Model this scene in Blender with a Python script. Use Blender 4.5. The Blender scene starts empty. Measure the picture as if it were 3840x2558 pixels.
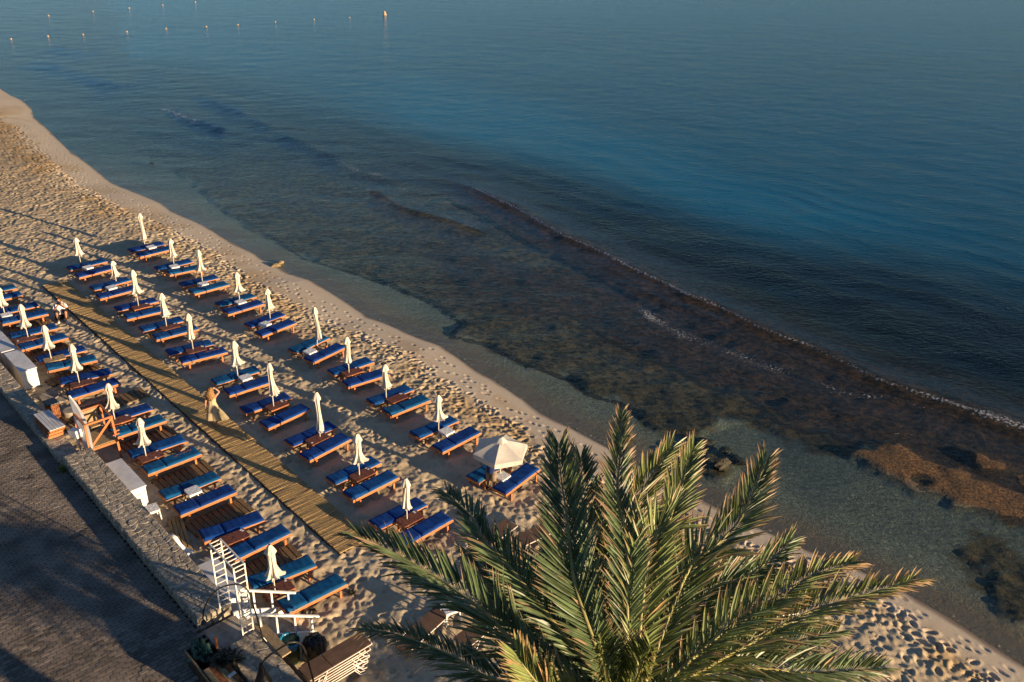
import bpy, math, random
import numpy as np
from mathutils import Vector, Matrix
R = math.radians
scene = bpy.context.scene
COL = scene.collection
# ------------------------------------------------------------------ camera
FPX, TH, RO, HC = 3330.0, 0.4604, 0.0267, 18.68
cr, sr = math.cos(RO), math.sin(RO)
Rv = Vector((1, 0, 0)); Uv = Vector((0, math.sin(TH), math.cos(TH))); Fv = Vector((0, math.cos(TH), -math.sin(TH)))
cx = Rv*cr + Uv*sr; cy = Uv*cr - Rv*sr
cam = bpy.data.cameras.new('camera'); camo = bpy.data.objects.new('camera', cam); COL.objects.link(camo)
camo.matrix_world = Matrix(((cx.x, cy.x, -Fv.x, 0), (cx.y, cy.y, -Fv.y, 0), (cx.z, cy.z, -Fv.z, HC), (0, 0, 0, 1)))
cam.sensor_width = 36; cam.lens = FPX/3840*36; cam.clip_end = 3000; cam.clip_start = 0.5
scene.camera = camo
# ------------------------------------------------------------------ light
SUN_AZ, SUN_EL = 119.5, 9.0          # azimuth from +y towards +x
w = bpy.data.worlds.new('World'); scene.world = w; w.use_nodes = True
nt = w.node_tree; bg = nt.nodes['Background']
sky = nt.nodes.new('ShaderNodeTexSky'); sky.sky_type = 'NISHITA'; sky.sun_disc = False
sky.sun_elevation = R(SUN_EL); sky.sun_rotation = R(SUN_AZ); sky.air_density = 1.0; sky.dust_density = 0.3; sky.ozone_density = 2.2
skm = nt.nodes.new('ShaderNodeMix'); skm.data_type = 'RGBA'; skm.blend_type = 'MULTIPLY'; skm.inputs[0].default_value = 1; skm.inputs[7].default_value = (.80, .93, 1.16, 1)
nt.links.new(sky.outputs[0], skm.inputs[6]); nt.links.new(skm.outputs[2], bg.inputs[0]); bg.inputs[1].default_value = 0.055
sd = bpy.data.lights.new('sun', 'SUN'); sd.energy = 5.0; sd.angle = R(0.55); sd.color = (1, 0.76, 0.48)
so = bpy.data.objects.new('sun', sd); COL.objects.link(so)
sdir = Vector((math.sin(R(SUN_AZ))*math.cos(R(SUN_EL)), math.cos(R(SUN_AZ))*math.cos(R(SUN_EL)), math.sin(R(SUN_EL))))
so.rotation_euler = sdir.to_track_quat('Z', 'Y').to_euler()
vs = scene.view_settings; vs.view_transform = 'Standard'; vs.look = 'None'; vs.exposure = 1.0; vs.gamma = 1; vs.use_curve_mapping = False
scene.cycles.max_bounces = 8; scene.cycles.transparent_max_bounces = 12
scene.cycles.caustics_reflective = False; scene.cycles.caustics_refractive = False

# ------------------------------------------------------------------ helpers
rnd = random.Random(7); nr = np.random.default_rng(11)
def G(p, z=0.0):
    """photo pixel -> point of the horizontal plane at height z (measuring the photograph)"""
    u = (p[0]-1920)/FPX; v = (1279-p[1])/FPX
    d = cx*u + cy*v + Fv
    k = (HC-z)/(-d.z)
    return Vector((d.x*k, d.y*k, z))
def topz(base, p):
    u = (p[0]-1920)/FPX; v = (1279-p[1])/FPX
    d = cx*u + cy*v + Fv
    k = base.y/d.y
    return HC + d.z*k
S6 = 600/2352
T = {1: (200, 780), 2: (0, 1000), 3: (0, 1300), 4: (400, 1080), 5: (650, 950), 6: (1050, 1120), 7: (750, 1250), 8: (1050, 1450),
     9: (1500, 1500), 10: (1200, 1700), 11: (400, 1450), 12: (550, 1750), 13: (700, 2000), 16: (150, 1400)}
def tp(t, x, y): o = T[t]; return (o[0]+x*S6, o[1]+y*S6)
S14 = 450/2291
def t14(x, y): return (700+x*S14, 2250+y*S14)
def t15(x, y): return (1050+x*S14, 2250+y*S14)
def dp(x, y): return (x*1.6313, y*1.6313)
# beach frame: t runs along the wall towards the camera, n towards the sea
ET = Vector((math.cos(R(-46.3)), math.sin(R(-46.3)), 0)); EN = Vector((-ET.y, ET.x, 0)); P0 = Vector((-13.6, 24.9, 0))
def W(t, n, z=0.0): v = P0 + ET*t + EN*n; return Vector((v.x, v.y, z))
def TN(p): d = Vector((p[0], p[1], 0)) - P0; return d.dot(ET), d.dot(EN)
BY = R(-46.3)    # yaw of the beach line
def link(o, parent=None):
    COL.objects.link(o)
    if parent: o.parent = parent
    return o
def tag(o, label=None, cat=None, group=None, kind=None):
    if label: o['label'] = label
    if cat: o['category'] = cat
    if group: o['group'] = group
    if kind: o['kind'] = kind
    return o
def empty(name, loc=(0, 0, 0), rz=0, label=None, cat=None, group=None):
    o = bpy.data.objects.new(name, None); o.empty_display_size = .2; link(o); o.location = loc; o.rotation_euler = (0, 0, rz)
    return tag(o, label, cat, group)
class MB:
    def __init__(s): s.v = []; s.f = []; s.m = []
    def box(s, c, d, rz=0, ry=0, rx=0, mi=0):
        M = Matrix.Translation(c) @ Matrix.Rotation(rz, 4, 'Z') @ Matrix.Rotation(ry, 4, 'Y') @ Matrix.Rotation(rx, 4, 'X')
        b = len(s.v)
        for x in (-.5, .5):
            for y in (-.5, .5):
                for z in (-.5, .5): s.v.append(tuple(M @ Vector((x*d[0], y*d[1], z*d[2]))))
        for f in ((0, 1, 3, 2), (4, 6, 7, 5), (0, 4, 5, 1), (2, 3, 7, 6), (0, 2, 6, 4), (1, 5, 7, 3)):
            s.f.append(tuple(b+i for i in f)); s.m.append(mi)
        return s
    def bar(s, a, b_, wd, ht=None, up=(0, 0, 1), mi=0):
        a = Vector(a); b_ = Vector(b_); ht = ht or wd; d = (b_-a); x = d.normalized(); up = Vector(up)
        if abs(x.dot(up)) > .98: up = Vector((1, 0, 0))
        y = up.cross(x).normalized(); z = x.cross(y); b = len(s.v)
        for p in (a, b_):
            for sy, sz in ((-1, -1), (1, -1), (1, 1), (-1, 1)): s.v.append(tuple(p + y*sy*wd/2 + z*sz*ht/2))
        for f in ((3, 2, 1, 0), (4, 5, 6, 7), (0, 1, 5, 4), (1, 2, 6, 5), (2, 3, 7, 6), (3, 0, 4, 7)):
            s.f.append(tuple(b+i for i in f)); s.m.append(mi)
        return s
    def tube(s, pts, r, n=8, cap=True, mi=0):
        pts = [Vector(p) for p in pts]; rs = r if isinstance(r, (list, tuple)) else [r]*len(pts)
        b = len(s.v); prev = None
        for i, p in enumerate(pts):
            d = (pts[min(i+1, len(pts)-1)] - pts[max(i-1, 0)]).normalized()
            if prev is None: prev = Vector((0, 0, 1)).cross(d) if abs(d.z) < .95 else Vector((1, 0, 0))
            a = (prev - d*prev.dot(d)).normalized(); c = d.cross(a); prev = a
            for k in range(n):
                t = 2*math.pi*k/n; s.v.append(tuple(p + (a*math.cos(t)+c*math.sin(t))*rs[i]))
        for i in range(len(pts)-1):
            for k in range(n):
                s.f.append((b+i*n+k, b+i*n+(k+1) % n, b+(i+1)*n+(k+1) % n, b+(i+1)*n+k)); s.m.append(mi)
        if cap:
            s.f.append(tuple(b+k for k in range(n))[::-1]); s.f.append(tuple(b+(len(pts)-1)*n+k for k in range(n))); s.m += [mi, mi]
        return s
    def prism(s, poly, z0, z1, mi=0, inset=0.0):
        b = len(s.v); n = len(poly); c = sum((Vector(p[:2]) for p in poly), Vector((0, 0)))/n
        for z, k in ((z0, 0), (z1-inset*.6 if inset else z1, 0)) + (((z1, inset),) if inset else ()):
            for p in poly:
                q = Vector(p[:2]); q = q + (c-q).normalized()*k; s.v.append((q.x, q.y, z))
        L = 3 if inset else 2
        for j in range(L-1):
            for i in range(n): s.f.append((b+j*n+i, b+j*n+(i+1) % n, b+(j+1)*n+(i+1) % n, b+(j+1)*n+i)); s.m.append(mi)
        s.f.append(tuple(b+(L-1)*n+i for i in range(n))); s.m.append(mi)
        s.f.append(tuple(b+i for i in range(n))[::-1]); s.m.append(mi)
        return s
    def mesh(s, name, mats, smooth=False):
        me = bpy.data.meshes.new(name); me.from_pydata([tuple(v) for v in s.v], [], s.f)
        if not isinstance(mats, (list, tuple)): mats = [mats]
        for m in mats: me.materials.append(m)
        if len(mats) > 1: me.polygons.foreach_set('material_index', s.m)
        if smooth: me.polygons.foreach_set('use_smooth', [True]*len(me.polygons))
        me.update(); return me
    def obj(s, name, mats, parent=None, smooth=False, bevel=0, seg=2):
        o = link(bpy.data.objects.new(name, s.mesh(name, mats, smooth)), parent)
        if bevel: bev(o, bevel, seg)
        return o
def bev(o, wd, seg=2):
    m = o.modifiers.new('bevel', 'BEVEL'); m.width = wd; m.segments = seg; m.limit_method = 'ANGLE'; m.angle_limit = R(40)
    return o
def grid_mesh(name, X, Y, Z, mat, keep=None, attrs=None):
    ny, nx = X.shape; idx = np.arange(ny*nx).reshape(ny, nx)
    q = np.stack([idx[:-1, :-1], idx[:-1, 1:], idx[1:, 1:], idx[1:, :-1]], -1).reshape(-1, 4)
    co = np.stack([X, Y, Z], -1).reshape(-1, 3)
    if keep is not None:
        k = (keep[:-1, :-1] | keep[1:, 1:] | keep[:-1, 1:] | keep[1:, :-1]).reshape(-1); q = q[k]
        used = np.unique(q); mp = np.full(len(co), -1); mp[used] = np.arange(len(used)); q = mp[q]; co = co[used]
        if attrs: attrs = {a: v.reshape(-1)[used] for a, v in attrs.items()}
    a0 = co[q[0, 1]]-co[q[0, 0]]; b0 = co[q[0, 3]]-co[q[0, 0]]
    if np.cross(a0, b0)[2] < 0: q = q[:, ::-1]
    me = bpy.data.meshes.new(name); me.vertices.add(len(co)); me.vertices.foreach_set('co', co.astype(np.float32).reshape(-1))
    me.loops.add(len(q)*4); me.loops.foreach_set('vertex_index', np.ascontiguousarray(q).astype(np.int32).reshape(-1))
    me.polygons.add(len(q)); me.polygons.foreach_set('loop_start', np.arange(0, len(q)*4, 4, dtype=np.int32))
    me.polygons.foreach_set('loop_total', np.full(len(q), 4, dtype=np.int32)); me.polygons.foreach_set('use_smooth', np.ones(len(q), bool))
    me.update(calc_edges=True); me.materials.append(mat)
    for a, v in (attrs or {}).items():
        at = me.attributes.new(a, 'FLOAT', 'POINT'); at.data.foreach_set('value', v.astype(np.float32).reshape(-1))
    return link(bpy.data.objects.new(name, me))
def vnoise(X, Y, s, seed=0):
    x = X/s; y = Y/s; xi = np.floor(x).astype(np.int64); yi = np.floor(y).astype(np.int64); fx = x-xi; fy = y-yi
    fx = fx*fx*(3-2*fx); fy = fy*fy*(3-2*fy)
    def h(a, b):
        n = (a*374761393 + b*668265263 + seed*974711) & 0x7fffffff; n = ((n ^ (n >> 13))*1274126177) & 0x7fffffff
        return ((n ^ (n >> 16)) & 0xffff)/65535.0
    return (h(xi, yi)*(1-fx)+h(xi+1, yi)*fx)*(1-fy)+(h(xi, yi+1)*(1-fx)+h(xi+1, yi+1)*fx)*fy
def fbm(X, Y, s, o=4, seed=0, g=.5):
    r = 0; a = 1; t = 0
    for i in range(o): r = r + a*vnoise(X+i*17.3, Y-i*9.1, s/2**i, seed+i); t += a; a *= g
    return r/t - .5
def seg_dist(X, Y, pts):
    D = np.full(X.shape, 1e9); U = np.zeros(X.shape); acc = 0
    for (ax, ay), (bx, by) in zip(pts[:-1], pts[1:]):
        dx, dy = bx-ax, by-ay; L = math.hypot(dx, dy)+1e-9
        k = np.clip(((X-ax)*dx+(Y-ay)*dy)/L**2, 0, 1); d = np.hypot(X-ax-k*dx, Y-ay-k*dy)
        m = d < D; D = np.where(m, d, D); U = np.where(m, acc+k*L, U); acc += L
    return D, U, acc
def inside(X, Y, poly):
    c = np.zeros(X.shape, bool); n = len(poly)
    for i in range(n):
        (ax, ay), (bx, by) = poly[i], poly[(i+1) % n]
        if ay == by: continue
        c ^= ((ay > Y) != (by > Y)) & (X < (bx-ax)*(Y-ay)/(by-ay)+ax)
    return c
def sdf(X, Y, poly):
    d, _, _ = seg_dist(X, Y, list(poly)+[poly[0]]); return np.where(inside(X, Y, poly), d, -d)
def sstep(a, b, x): t = np.clip((x-a)/(b-a), 0, 1); return t*t*(3-2*t)
# ------------------------------------------------------------------ materials
def newmat(name):
    m = bpy.data.materials.new(name); m.use_nodes = True; n = m.node_tree.nodes; return m, n, m.node_tree.links, n['Principled BSDF']
def nd(n, t, **kw):
    x = n.new(t)
    for k, v in kw.items():
        if k in x.bl_rna.properties: setattr(x, k, v)
        else: x.inputs[k].default_value = v
    return x
def mixc(n, l, fac, a, b, bt='MIX'):
    m = n.new('ShaderNodeMix'); m.data_type = 'RGBA'; m.blend_type = bt
    for i, v in ((0, fac), (6, a), (7, b)):
        if isinstance(v, bpy.types.NodeSocket): l.new(v, m.inputs[i])
        else: m.inputs[i].default_value = v if i == 0 else (*v, 1)[:4]
    return m.outputs[2]
def math_(n, l, op, a, b=0.0, c=None, clamp=False):
    m = n.new('ShaderNodeMath'); m.operation = op; m.use_clamp = clamp
    for i, v in ((0, a), (1, b)) + (((2, c),) if c is not None else ()):
        if isinstance(v, bpy.types.NodeSocket): l.new(v, m.inputs[i])
        else: m.inputs[i].default_value = v
    return m.outputs[0]
def ramp(n, l, f, a, b):
    m = n.new('ShaderNodeMapRange'); m.interpolation_type = 'SMOOTHSTEP'; l.new(f, m.inputs[0]); m.inputs[1].default_value = a; m.inputs[2].default_value = b
    return m.outputs[0]
def noise(n, l, scale, det=4, vec=None, rough=.55):
    x = n.new('ShaderNodeTexNoise'); x.inputs['Scale'].default_value = scale; x.inputs['Detail'].default_value = det; x.inputs['Roughness'].default_value = rough
    if vec is not None: l.new(vec, x.inputs['Vector'])
    return x.outputs[0]
def wpos(n): return n.new('ShaderNodeNewGeometry').outputs['Position']
def simple(name, col, rough=.6, var=.25, scale=6, bump=0, bscale=30, vec='obj', dark=None, spec=.4, stretch=None, translucent=0, sheen=0, metal=0):
    m, n, l, p = newmat(name)
    if vec == 'obj': v = n.new('ShaderNodeTexCoord').outputs['Object']
    else: v = wpos(n)
    rz = n.new('ShaderNodeObjectInfo').outputs['Random']
    add = nd(n, 'ShaderNodeVectorMath', operation='ADD'); l.new(v, add.inputs[0]); l.new(rz, add.inputs[1]); v = add.outputs[0]
    mp = n.new('ShaderNodeMapping'); l.new(v, mp.inputs[0]); mp.inputs['Scale'].default_value = stretch or (1, 1, 1); v = mp.outputs[0]
    f = noise(n, l, scale, 5, v)
    d = dark or tuple(c*(1-var*1.6) for c in col); b = tuple(min(1, c*(1+var)) for c in col)
    c = mixc(n, l, ramp(n, l, f, .3, .7), d, b)
    hsv = n.new('ShaderNodeHueSaturation'); l.new(c, hsv.inputs['Color'])
    vv = math_(n, l, 'MULTIPLY_ADD', rz, var*.7, 1-var*.35); l.new(vv, hsv.inputs['Value'])
    l.new(hsv.outputs[0], p.inputs['Base Color']); p.inputs['Roughness'].default_value = rough; p.inputs['Specular IOR Level'].default_value = spec
    p.inputs['Metallic'].default_value = metal
    if bump:
        bn = nd(n, 'ShaderNodeBump'); bn.inputs['Strength'].default_value = 1; bn.inputs['Distance'].default_value = bump
        l.new(noise(n, l, bscale, 4, v), bn.inputs['Height']); l.new(bn.outputs[0], p.inputs['Normal'])
    if translucent:
        tr = n.new('ShaderNodeBsdfTranslucent'); l.new(hsv.outputs[0], tr.inputs[0]); mx = n.new('ShaderNodeMixShader'); mx.inputs[0].default_value = translucent
        l.new(p.outputs[0], mx.inputs[1]); l.new(tr.outputs[0], mx.inputs[2]); l.new(mx.outputs[0], n['Material Output'].inputs[0])
    return m
M = {}
M['orange_wood'] = simple('orange_wood', (.50, .17, .055), .55, .22, 5, .002, 60, stretch=(1, 8, 8))
M['table_wood'] = simple('table_wood', (.17, .055, .028), .6, .3, 14, .002, 80)
M['pale_wood'] = simple('pale_wood', (.36, .25, .13), .7, .3, 8, .002, 60, stretch=(1, 6, 6))
M['plank_wood'] = simple('plank_wood', (.46, .30, .125), .75, .34, 7, .003, 60, stretch=(1.2, 12, 12))
M['deck_wood'] = simple('deck_wood', (.21, .13, .06), .8, .42, 7, .003, 60, stretch=(12, 1.2, 12))
M['dark_wood'] = simple('dark_wood', (.05, .03, .018), .7, .3, 8, .002, 50)
M['blue1'] = simple('blue_fabric', (.002, .052, .20), .8, .14, 3, .004, 9, spec=.2)
M['blue2'] = simple('sunlit_blue_fabric', (.002, .072, .195), .8, .16, 3, .004, 9, spec=.2)  # sunlit teal tone of the same blue cushions, put into the colour
M['blue3'] = simple('deep_blue_fabric', (.002, .036, .19), .8, .14, 3, .004, 9, spec=.2)  # darker copy of the cushion blue, its shaded tone put into the colour
M['piping'] = simple('pale_piping', (.42, .5, .62), .7, .1)
M['canvas'] = simple('cream_canvas', (.74, .67, .57), .9, .08, 5, .006, 14, translucent=.18, spec=.1)
M['canvas_open'] = simple('white_canvas', (.72, .66, .58), .9, .07, 3, .004, 6, translucent=.22, spec=.1)
M['pole'] = simple('pole_paint', (.62, .56, .47), .5, .1)
M['white_plastic'] = simple('white_plastic', (.72, .71, .70), .35, .05)
M['white_paint'] = simple('white_paint', (.76, .74, .71), .5, .09, 2.5)
M['white_metal'] = simple('white_metal', (.78, .72, .64), .4, .08)
M['grey_top'] = simple('grey_white_board', (.62, .61, .62), .6, .1, 2)
M['black'] = simple('black_metal', (.018, .016, .014), .45, .3)
M['black_plastic'] = simple('black_plastic', (.012, .012, .014), .3, .3, 9, .012, 9)
M['brown_sling'] = simple('brown_sling', (.145, .082, .05), .8, .15, 4, .002, 120)
M['concrete'] = simple('concrete', (.36, .31, .25), .9, .2, 4, .004, 30)
M['stone'] = simple('wall_stone', (.38, .315, .235), .9, .26, 5, .025, 9)
M['mortar'] = simple('wall_mortar', (.33, .28, .22), .95, .3, 8, .01, 30)
M['paver'] = simple('paving_brick', (.19, .152, .12), .85, .28, 1.1, .002, 40, vec='w')
M['joint'] = simple('paving_joint', (.125, .10, .08), .95, .3, 8)
M['skin'] = simple('skin', (.42, .22, .14), .55, .06)
M['tan_skin'] = simple('tan_skin', (.36, .16, .09), .55, .06)
M['hair_blond'] = simple('curly_fair_hair', (.33, .17, .06), .6, .4, 30, .02, 60)
M['hair_dark'] = simple('dark_hair', (.03, .015, .01), .6, .3, 30)
M['dress'] = simple('beige_dress', (.68, .53, .32), .85, .1, 6, .006, 12, translucent=.25)
M['dress_sheer'] = simple('sheer_beige_skirt', (.40, .33, .20), .85, .1, 6, .006, 12, translucent=.35)
M['white_shirt'] = simple('white_shirt', (.75, .73, .72), .85, .06, 6, .006, 12)
M['navy'] = simple('navy_cloth', (.015, .03, .12), .85, .2)
M['khaki'] = simple('khaki_shorts', (.26, .18, .12), .85, .2)
M['dark_cloth'] = simple('black_trousers', (.018, .016, .016), .85, .2)
M['green_bin'] = simple('green_bin', (.02, .055, .02), .45, .3, 6)
M['blue_bag'] = simple('blue_bin_liner', (.01, .16, .32), .22, .25, 9, .01, 14)
M['green_cloth'] = simple('green_tarp', (.06, .12, .085), .6, .5, 6, .03, 7)
M['leaf_dark'] = simple('dark_leaf', (.035, .035, .018), .6, .5, 20)
M['weed'] = simple('weed_leaf', (.20, .20, .05), .6, .3, 20)
M['rust'] = simple('rusty_wood', (.24, .085, .03), .8, .4, 9, .004, 30)
M['buoy'] = simple('buoy_plastic', (.6, .38, .2), .6, .08)
M['rock'] = simple('beach_rock', (.34, .25, .13), .9, .3, 6, .02, 12)
M['sea_rock'] = simple('sea_rock', (.06, .05, .03), .8, .4, 6, .03, 9)
M['bark'] = simple('palm_bark', (.16, .11, .07), .95, .3, 8, .03, 14)
def palm_mat(name, green, tipc, tr=.3):
    m, n, l, p = newmat(name)
    a = nd(n, 'ShaderNodeAttribute', attribute_name='tip'); pos = wpos(n)
    g = mixc(n, l, ramp(n, l, noise(n, l, 3.5, 3, pos), .3, .7), tuple(c*.6 for c in green), tuple(c*1.35 for c in green))
    f = ramp(n, l, math_(n, l, 'ADD', a.outputs['Fac'], math_(n, l, 'MULTIPLY', noise(n, l, 9, 2, pos), .35)), .95, 1.25)
    c = mixc(n, l, f, g, tipc)
    l.new(c, p.inputs['Base Color']); p.inputs['Roughness'].default_value = .42; p.inputs['Specular IOR Level'].default_value = .5
    t = n.new('ShaderNodeBsdfTranslucent'); l.new(mixc(n, l, .5, c, (.22, .24, .04)), t.inputs[0]); mx = n.new('ShaderNodeMixShader'); mx.inputs[0].default_value = tr
    l.new(p.outputs[0], mx.inputs[1]); l.new(t.outputs[0], mx.inputs[2]); l.new(mx.outputs[0], n['Material Output'].inputs[0])
    return m
M['frond'] = palm_mat('palm_leaflet', (.145, .195, .085), (.46, .30, .17))
M['frond_young'] = palm_mat('young_palm_leaflet', (.25, .285, .10), (.50, .32, .16))
M['rachis'] = simple('palm_rachis', (.34, .30, .10), .5, .2)
def sand_mat():
    m, n, l, p = newmat('beach_sand'); pos = wpos(n)
    wet = nd(n, 'ShaderNodeAttribute', attribute_name='wet').outputs['Fac']; damp = nd(n, 'ShaderNodeAttribute', attribute_name='damp').outputs['Fac']
    f = noise(n, l, .9, 5, pos); g = noise(n, l, 45, 3, pos, .7)
    c = mixc(n, l, ramp(n, l, f, .3, .7), (.48, .375, .24), (.62, .495, .33))
    c = mixc(n, l, nd(n, 'ShaderNodeAttribute', attribute_name='flat').outputs['Fac'], c, (.62, .51, .38))
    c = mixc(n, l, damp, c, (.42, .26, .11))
    c = mixc(n, l, wet, c, (.235, .175, .125))
    c = mixc(n, l, math_(n, l, 'MULTIPLY', ramp(n, l, g, .35, .65), .28), c, (.25, .18, .12))
    l.new(c, p.inputs['Base Color'])
    l.new(math_(n, l, 'MULTIPLY_ADD', wet, -.45, .95), p.inputs['Roughness']); p.inputs['Specular IOR Level'].default_value = .3
    b = n.new('ShaderNodeBump'); b.inputs['Distance'].default_value = .012; b.inputs['Strength'].default_value = .7
    l.new(noise(n, l, 26, 5, pos, .65), b.inputs['Height']); l.new(b.outputs[0], p.inputs['Normal'])
    return m
M['sand'] = sand_mat()
def seabed_mat():
    m, n, l, p = newmat('sea_bed'); pos = wpos(n)
    A = lambda a: nd(n, 'ShaderNodeAttribute', attribute_name=a).outputs['Fac']
    near = A('near')
    reef, brown, expo = A('reef'), A('brown'), A('expo')
    nz = noise(n, l, .55, 8, pos, .62); nf = noise(n, l, 3.2, 7, pos, .68)
    v = n.new('ShaderNodeTexVoronoi'); v.inputs['Scale'].default_value = 2.2; wv = nd(n, 'ShaderNodeVectorMath', operation='ADD'); l.new(pos, wv.inputs[0])
    ncol = n.new('ShaderNodeTexNoise'); ncol.inputs['Scale'].default_value = 1.3; l.new(pos, ncol.inputs['Vector']); l.new(ncol.outputs['Color'], wv.inputs[1]); l.new(wv.outputs[0], v.inputs['Vector'])
    sand = mixc(n, l, ramp(n, l, noise(n, l, 7, 6, pos, .7), .36, .66), (.12, .135, .115), (.25, .265, .21))
    vo = n.new('ShaderNodeTexVoronoi'); vo.inputs['Scale'].default_value = 4.2; l.new(wv.outputs[0], vo.inputs['Vector'])
    sand = mixc(n, l, math_(n, l, 'MULTIPLY', ramp(n, l, vo.outputs['Distance'], .26, .10), .6), sand, (.48, .48, .36))
    sand = mixc(n, l, near, sand, (.235, .175, .125))
    rm = ramp(n, l, math_(n, l, 'ADD', reef, math_(n, l, 'ADD', math_(n, l, 'MULTIPLY_ADD', nz, 2.8, -1.4), math_(n, l, 'MULTIPLY_ADD', nf, .9, -.45))), -.3, .34)
    rc = mixc(n, l, ramp(n, l, nf, .38, .62), (.012, .013, .008), (.155, .105, .045))
    bc = mixc(n, l, ramp(n, l, nf, .40, .62), (.008, .004, .003), (.105, .044, .018))
    rc = mixc(n, l, ramp(n, l, math_(n, l, 'ADD', brown, math_(n, l, 'MULTIPLY_ADD', nz, 3.0, -1.5)), -1.2, .8), rc, bc)
    rc = mixc(n, l, expo, rc, mixc(n, l, ramp(n, l, noise(n, l, 9, 8, pos, .8), .40, .62), (.022, .010, .004), (.23, .112, .034)))
    rm = math_(n, l, 'MAXIMUM', rm, expo)
    c = mixc(n, l, rm, sand, rc)
    lg = ramp(n, l, math_(n, l, 'ADD', A('ledge_shade'), math_(n, l, 'MULTIPLY_ADD', nf, 1.2, -.6)), .42, .72)
    c = mixc(n, l, math_(n, l, 'MULTIPLY', lg, .85), c, (.008, .007, .005))  # near-black mix paints the shadow line under the reef steps
    l.new(c, p.inputs['Base Color']); p.inputs['Roughness'].default_value = .85
    b = n.new('ShaderNodeBump'); b.inputs['Distance'].default_value = .10; b.inputs['Strength'].default_value = .9
    l.new(noise(n, l, 13, 6, pos, .7), b.inputs['Height']); l.new(b.outputs[0], p.inputs['Normal'])
    return m
M['seabed'] = seabed_mat()
def water_mat():
    m, n, l, p = newmat('sea_water'); pos = wpos(n); n.remove(p)
    A = lambda a: nd(n, 'ShaderNodeAttribute', attribute_name=a).outputs['Fac']
    deep, teal, foam, dist = A('deep'), A('teal'), A('foam'), A('calm')
    # ripples: three trains of wavelets
    mp = n.new('ShaderNodeMapping'); mp.inputs['Rotation'].default_value = (0, 0, R(20)); mp.inputs['Scale'].default_value = (.8, 1.35, 1); l.new(pos, mp.inputs[0])
    mp2 = n.new('ShaderNodeMapping'); mp2.inputs['Rotation'].default_value = (0, 0, R(-42)); mp2.inputs['Scale'].default_value = (.75, 1.3, 1); l.new(pos, mp2.inputs[0])
    r1 = noise(n, l, 3.0, 6, mp.outputs[0], .62); r2 = noise(n, l, 5.2, 5, mp2.outputs[0], .6); r3 = noise(n, l, .25, 3, mp.outputs[0], .5)
    h = math_(n, l, 'ADD', math_(n, l, 'ADD', math_(n, l, 'MULTIPLY', r1, .55), math_(n, l, 'MULTIPLY', r2, .38)), math_(n, l, 'MULTIPLY', r3, 1.6))
    b = n.new('ShaderNodeBump'); b.inputs['Distance'].default_value = .095; b.inputs['Strength'].default_value = 1.0; l.new(h, b.inputs['Height'])
    l.new(math_(n, l, 'MULTIPLY_ADD', dist, .9, .1), b.inputs['Strength'])
    gl = n.new('ShaderNodeBsdfGlossy'); gl.inputs['Roughness'].default_value = .12; l.new(b.outputs[0], gl.inputs['Normal']); gl.inputs[0].default_value = (.66, .86, 1, 1)
    tr = n.new('ShaderNodeBsdfTransparent'); l.new(mixc(n, l, deep, (.88, .93, .89), (.25, .55, .62)), tr.inputs[0])
    df = n.new('ShaderNodeBsdfDiffuse'); l.new(b.outputs[0], df.inputs['Normal'])
    bc = mixc(n, l, teal, (.0008, .0035, .010), (.0003, .105, .20))
    l.new(bc, df.inputs[0])
    body = n.new('ShaderNodeMixShader'); l.new(deep, body.inputs[0]); l.new(tr.outputs[0], body.inputs[1]); l.new(df.outputs[0], body.inputs[2])
    geo = n.new('ShaderNodeNewGeometry'); dt = nd(n, 'ShaderNodeVectorMath', operation='DOT_PRODUCT'); l.new(b.outputs[0], dt.inputs[0]); l.new(geo.outputs['Incoming'], dt.inputs[1])
    q_ = math_(n, l, 'SUBTRACT', 1.0, math_(n, l, 'ABSOLUTE', dt.outputs['Value']), clamp=True)
    frv = math_(n, l, 'MULTIPLY_ADD', math_(n, l, 'POWER', q_, 7.2), 1.25, .010, clamp=True)
    mx = n.new('ShaderNodeMixShader'); l.new(frv, mx.inputs[0]); l.new(body.outputs[0], mx.inputs[1]); l.new(gl.outputs[0], mx.inputs[2])
    fd = n.new('ShaderNodeBsdfDiffuse'); fd.inputs[0].default_value = (.75, .74, .72, 1)
    fn = ramp(n, l, math_(n, l, 'ADD', foam, math_(n, l, 'MULTIPLY_ADD', noise(n, l, 8, 7, pos, .8), 2.2, -1.1)), .50, .66)
    m2 = n.new('ShaderNodeMixShader'); l.new(math_(n, l, 'MULTIPLY', fn, .72), m2.inputs[0]); l.new(mx.outputs[0], m2.inputs[1]); l.new(fd.outputs[0], m2.inputs[2])
    l.new(m2.outputs[0], n['Material Output'].inputs[0])
    return m
M['water'] = water_mat()
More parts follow.
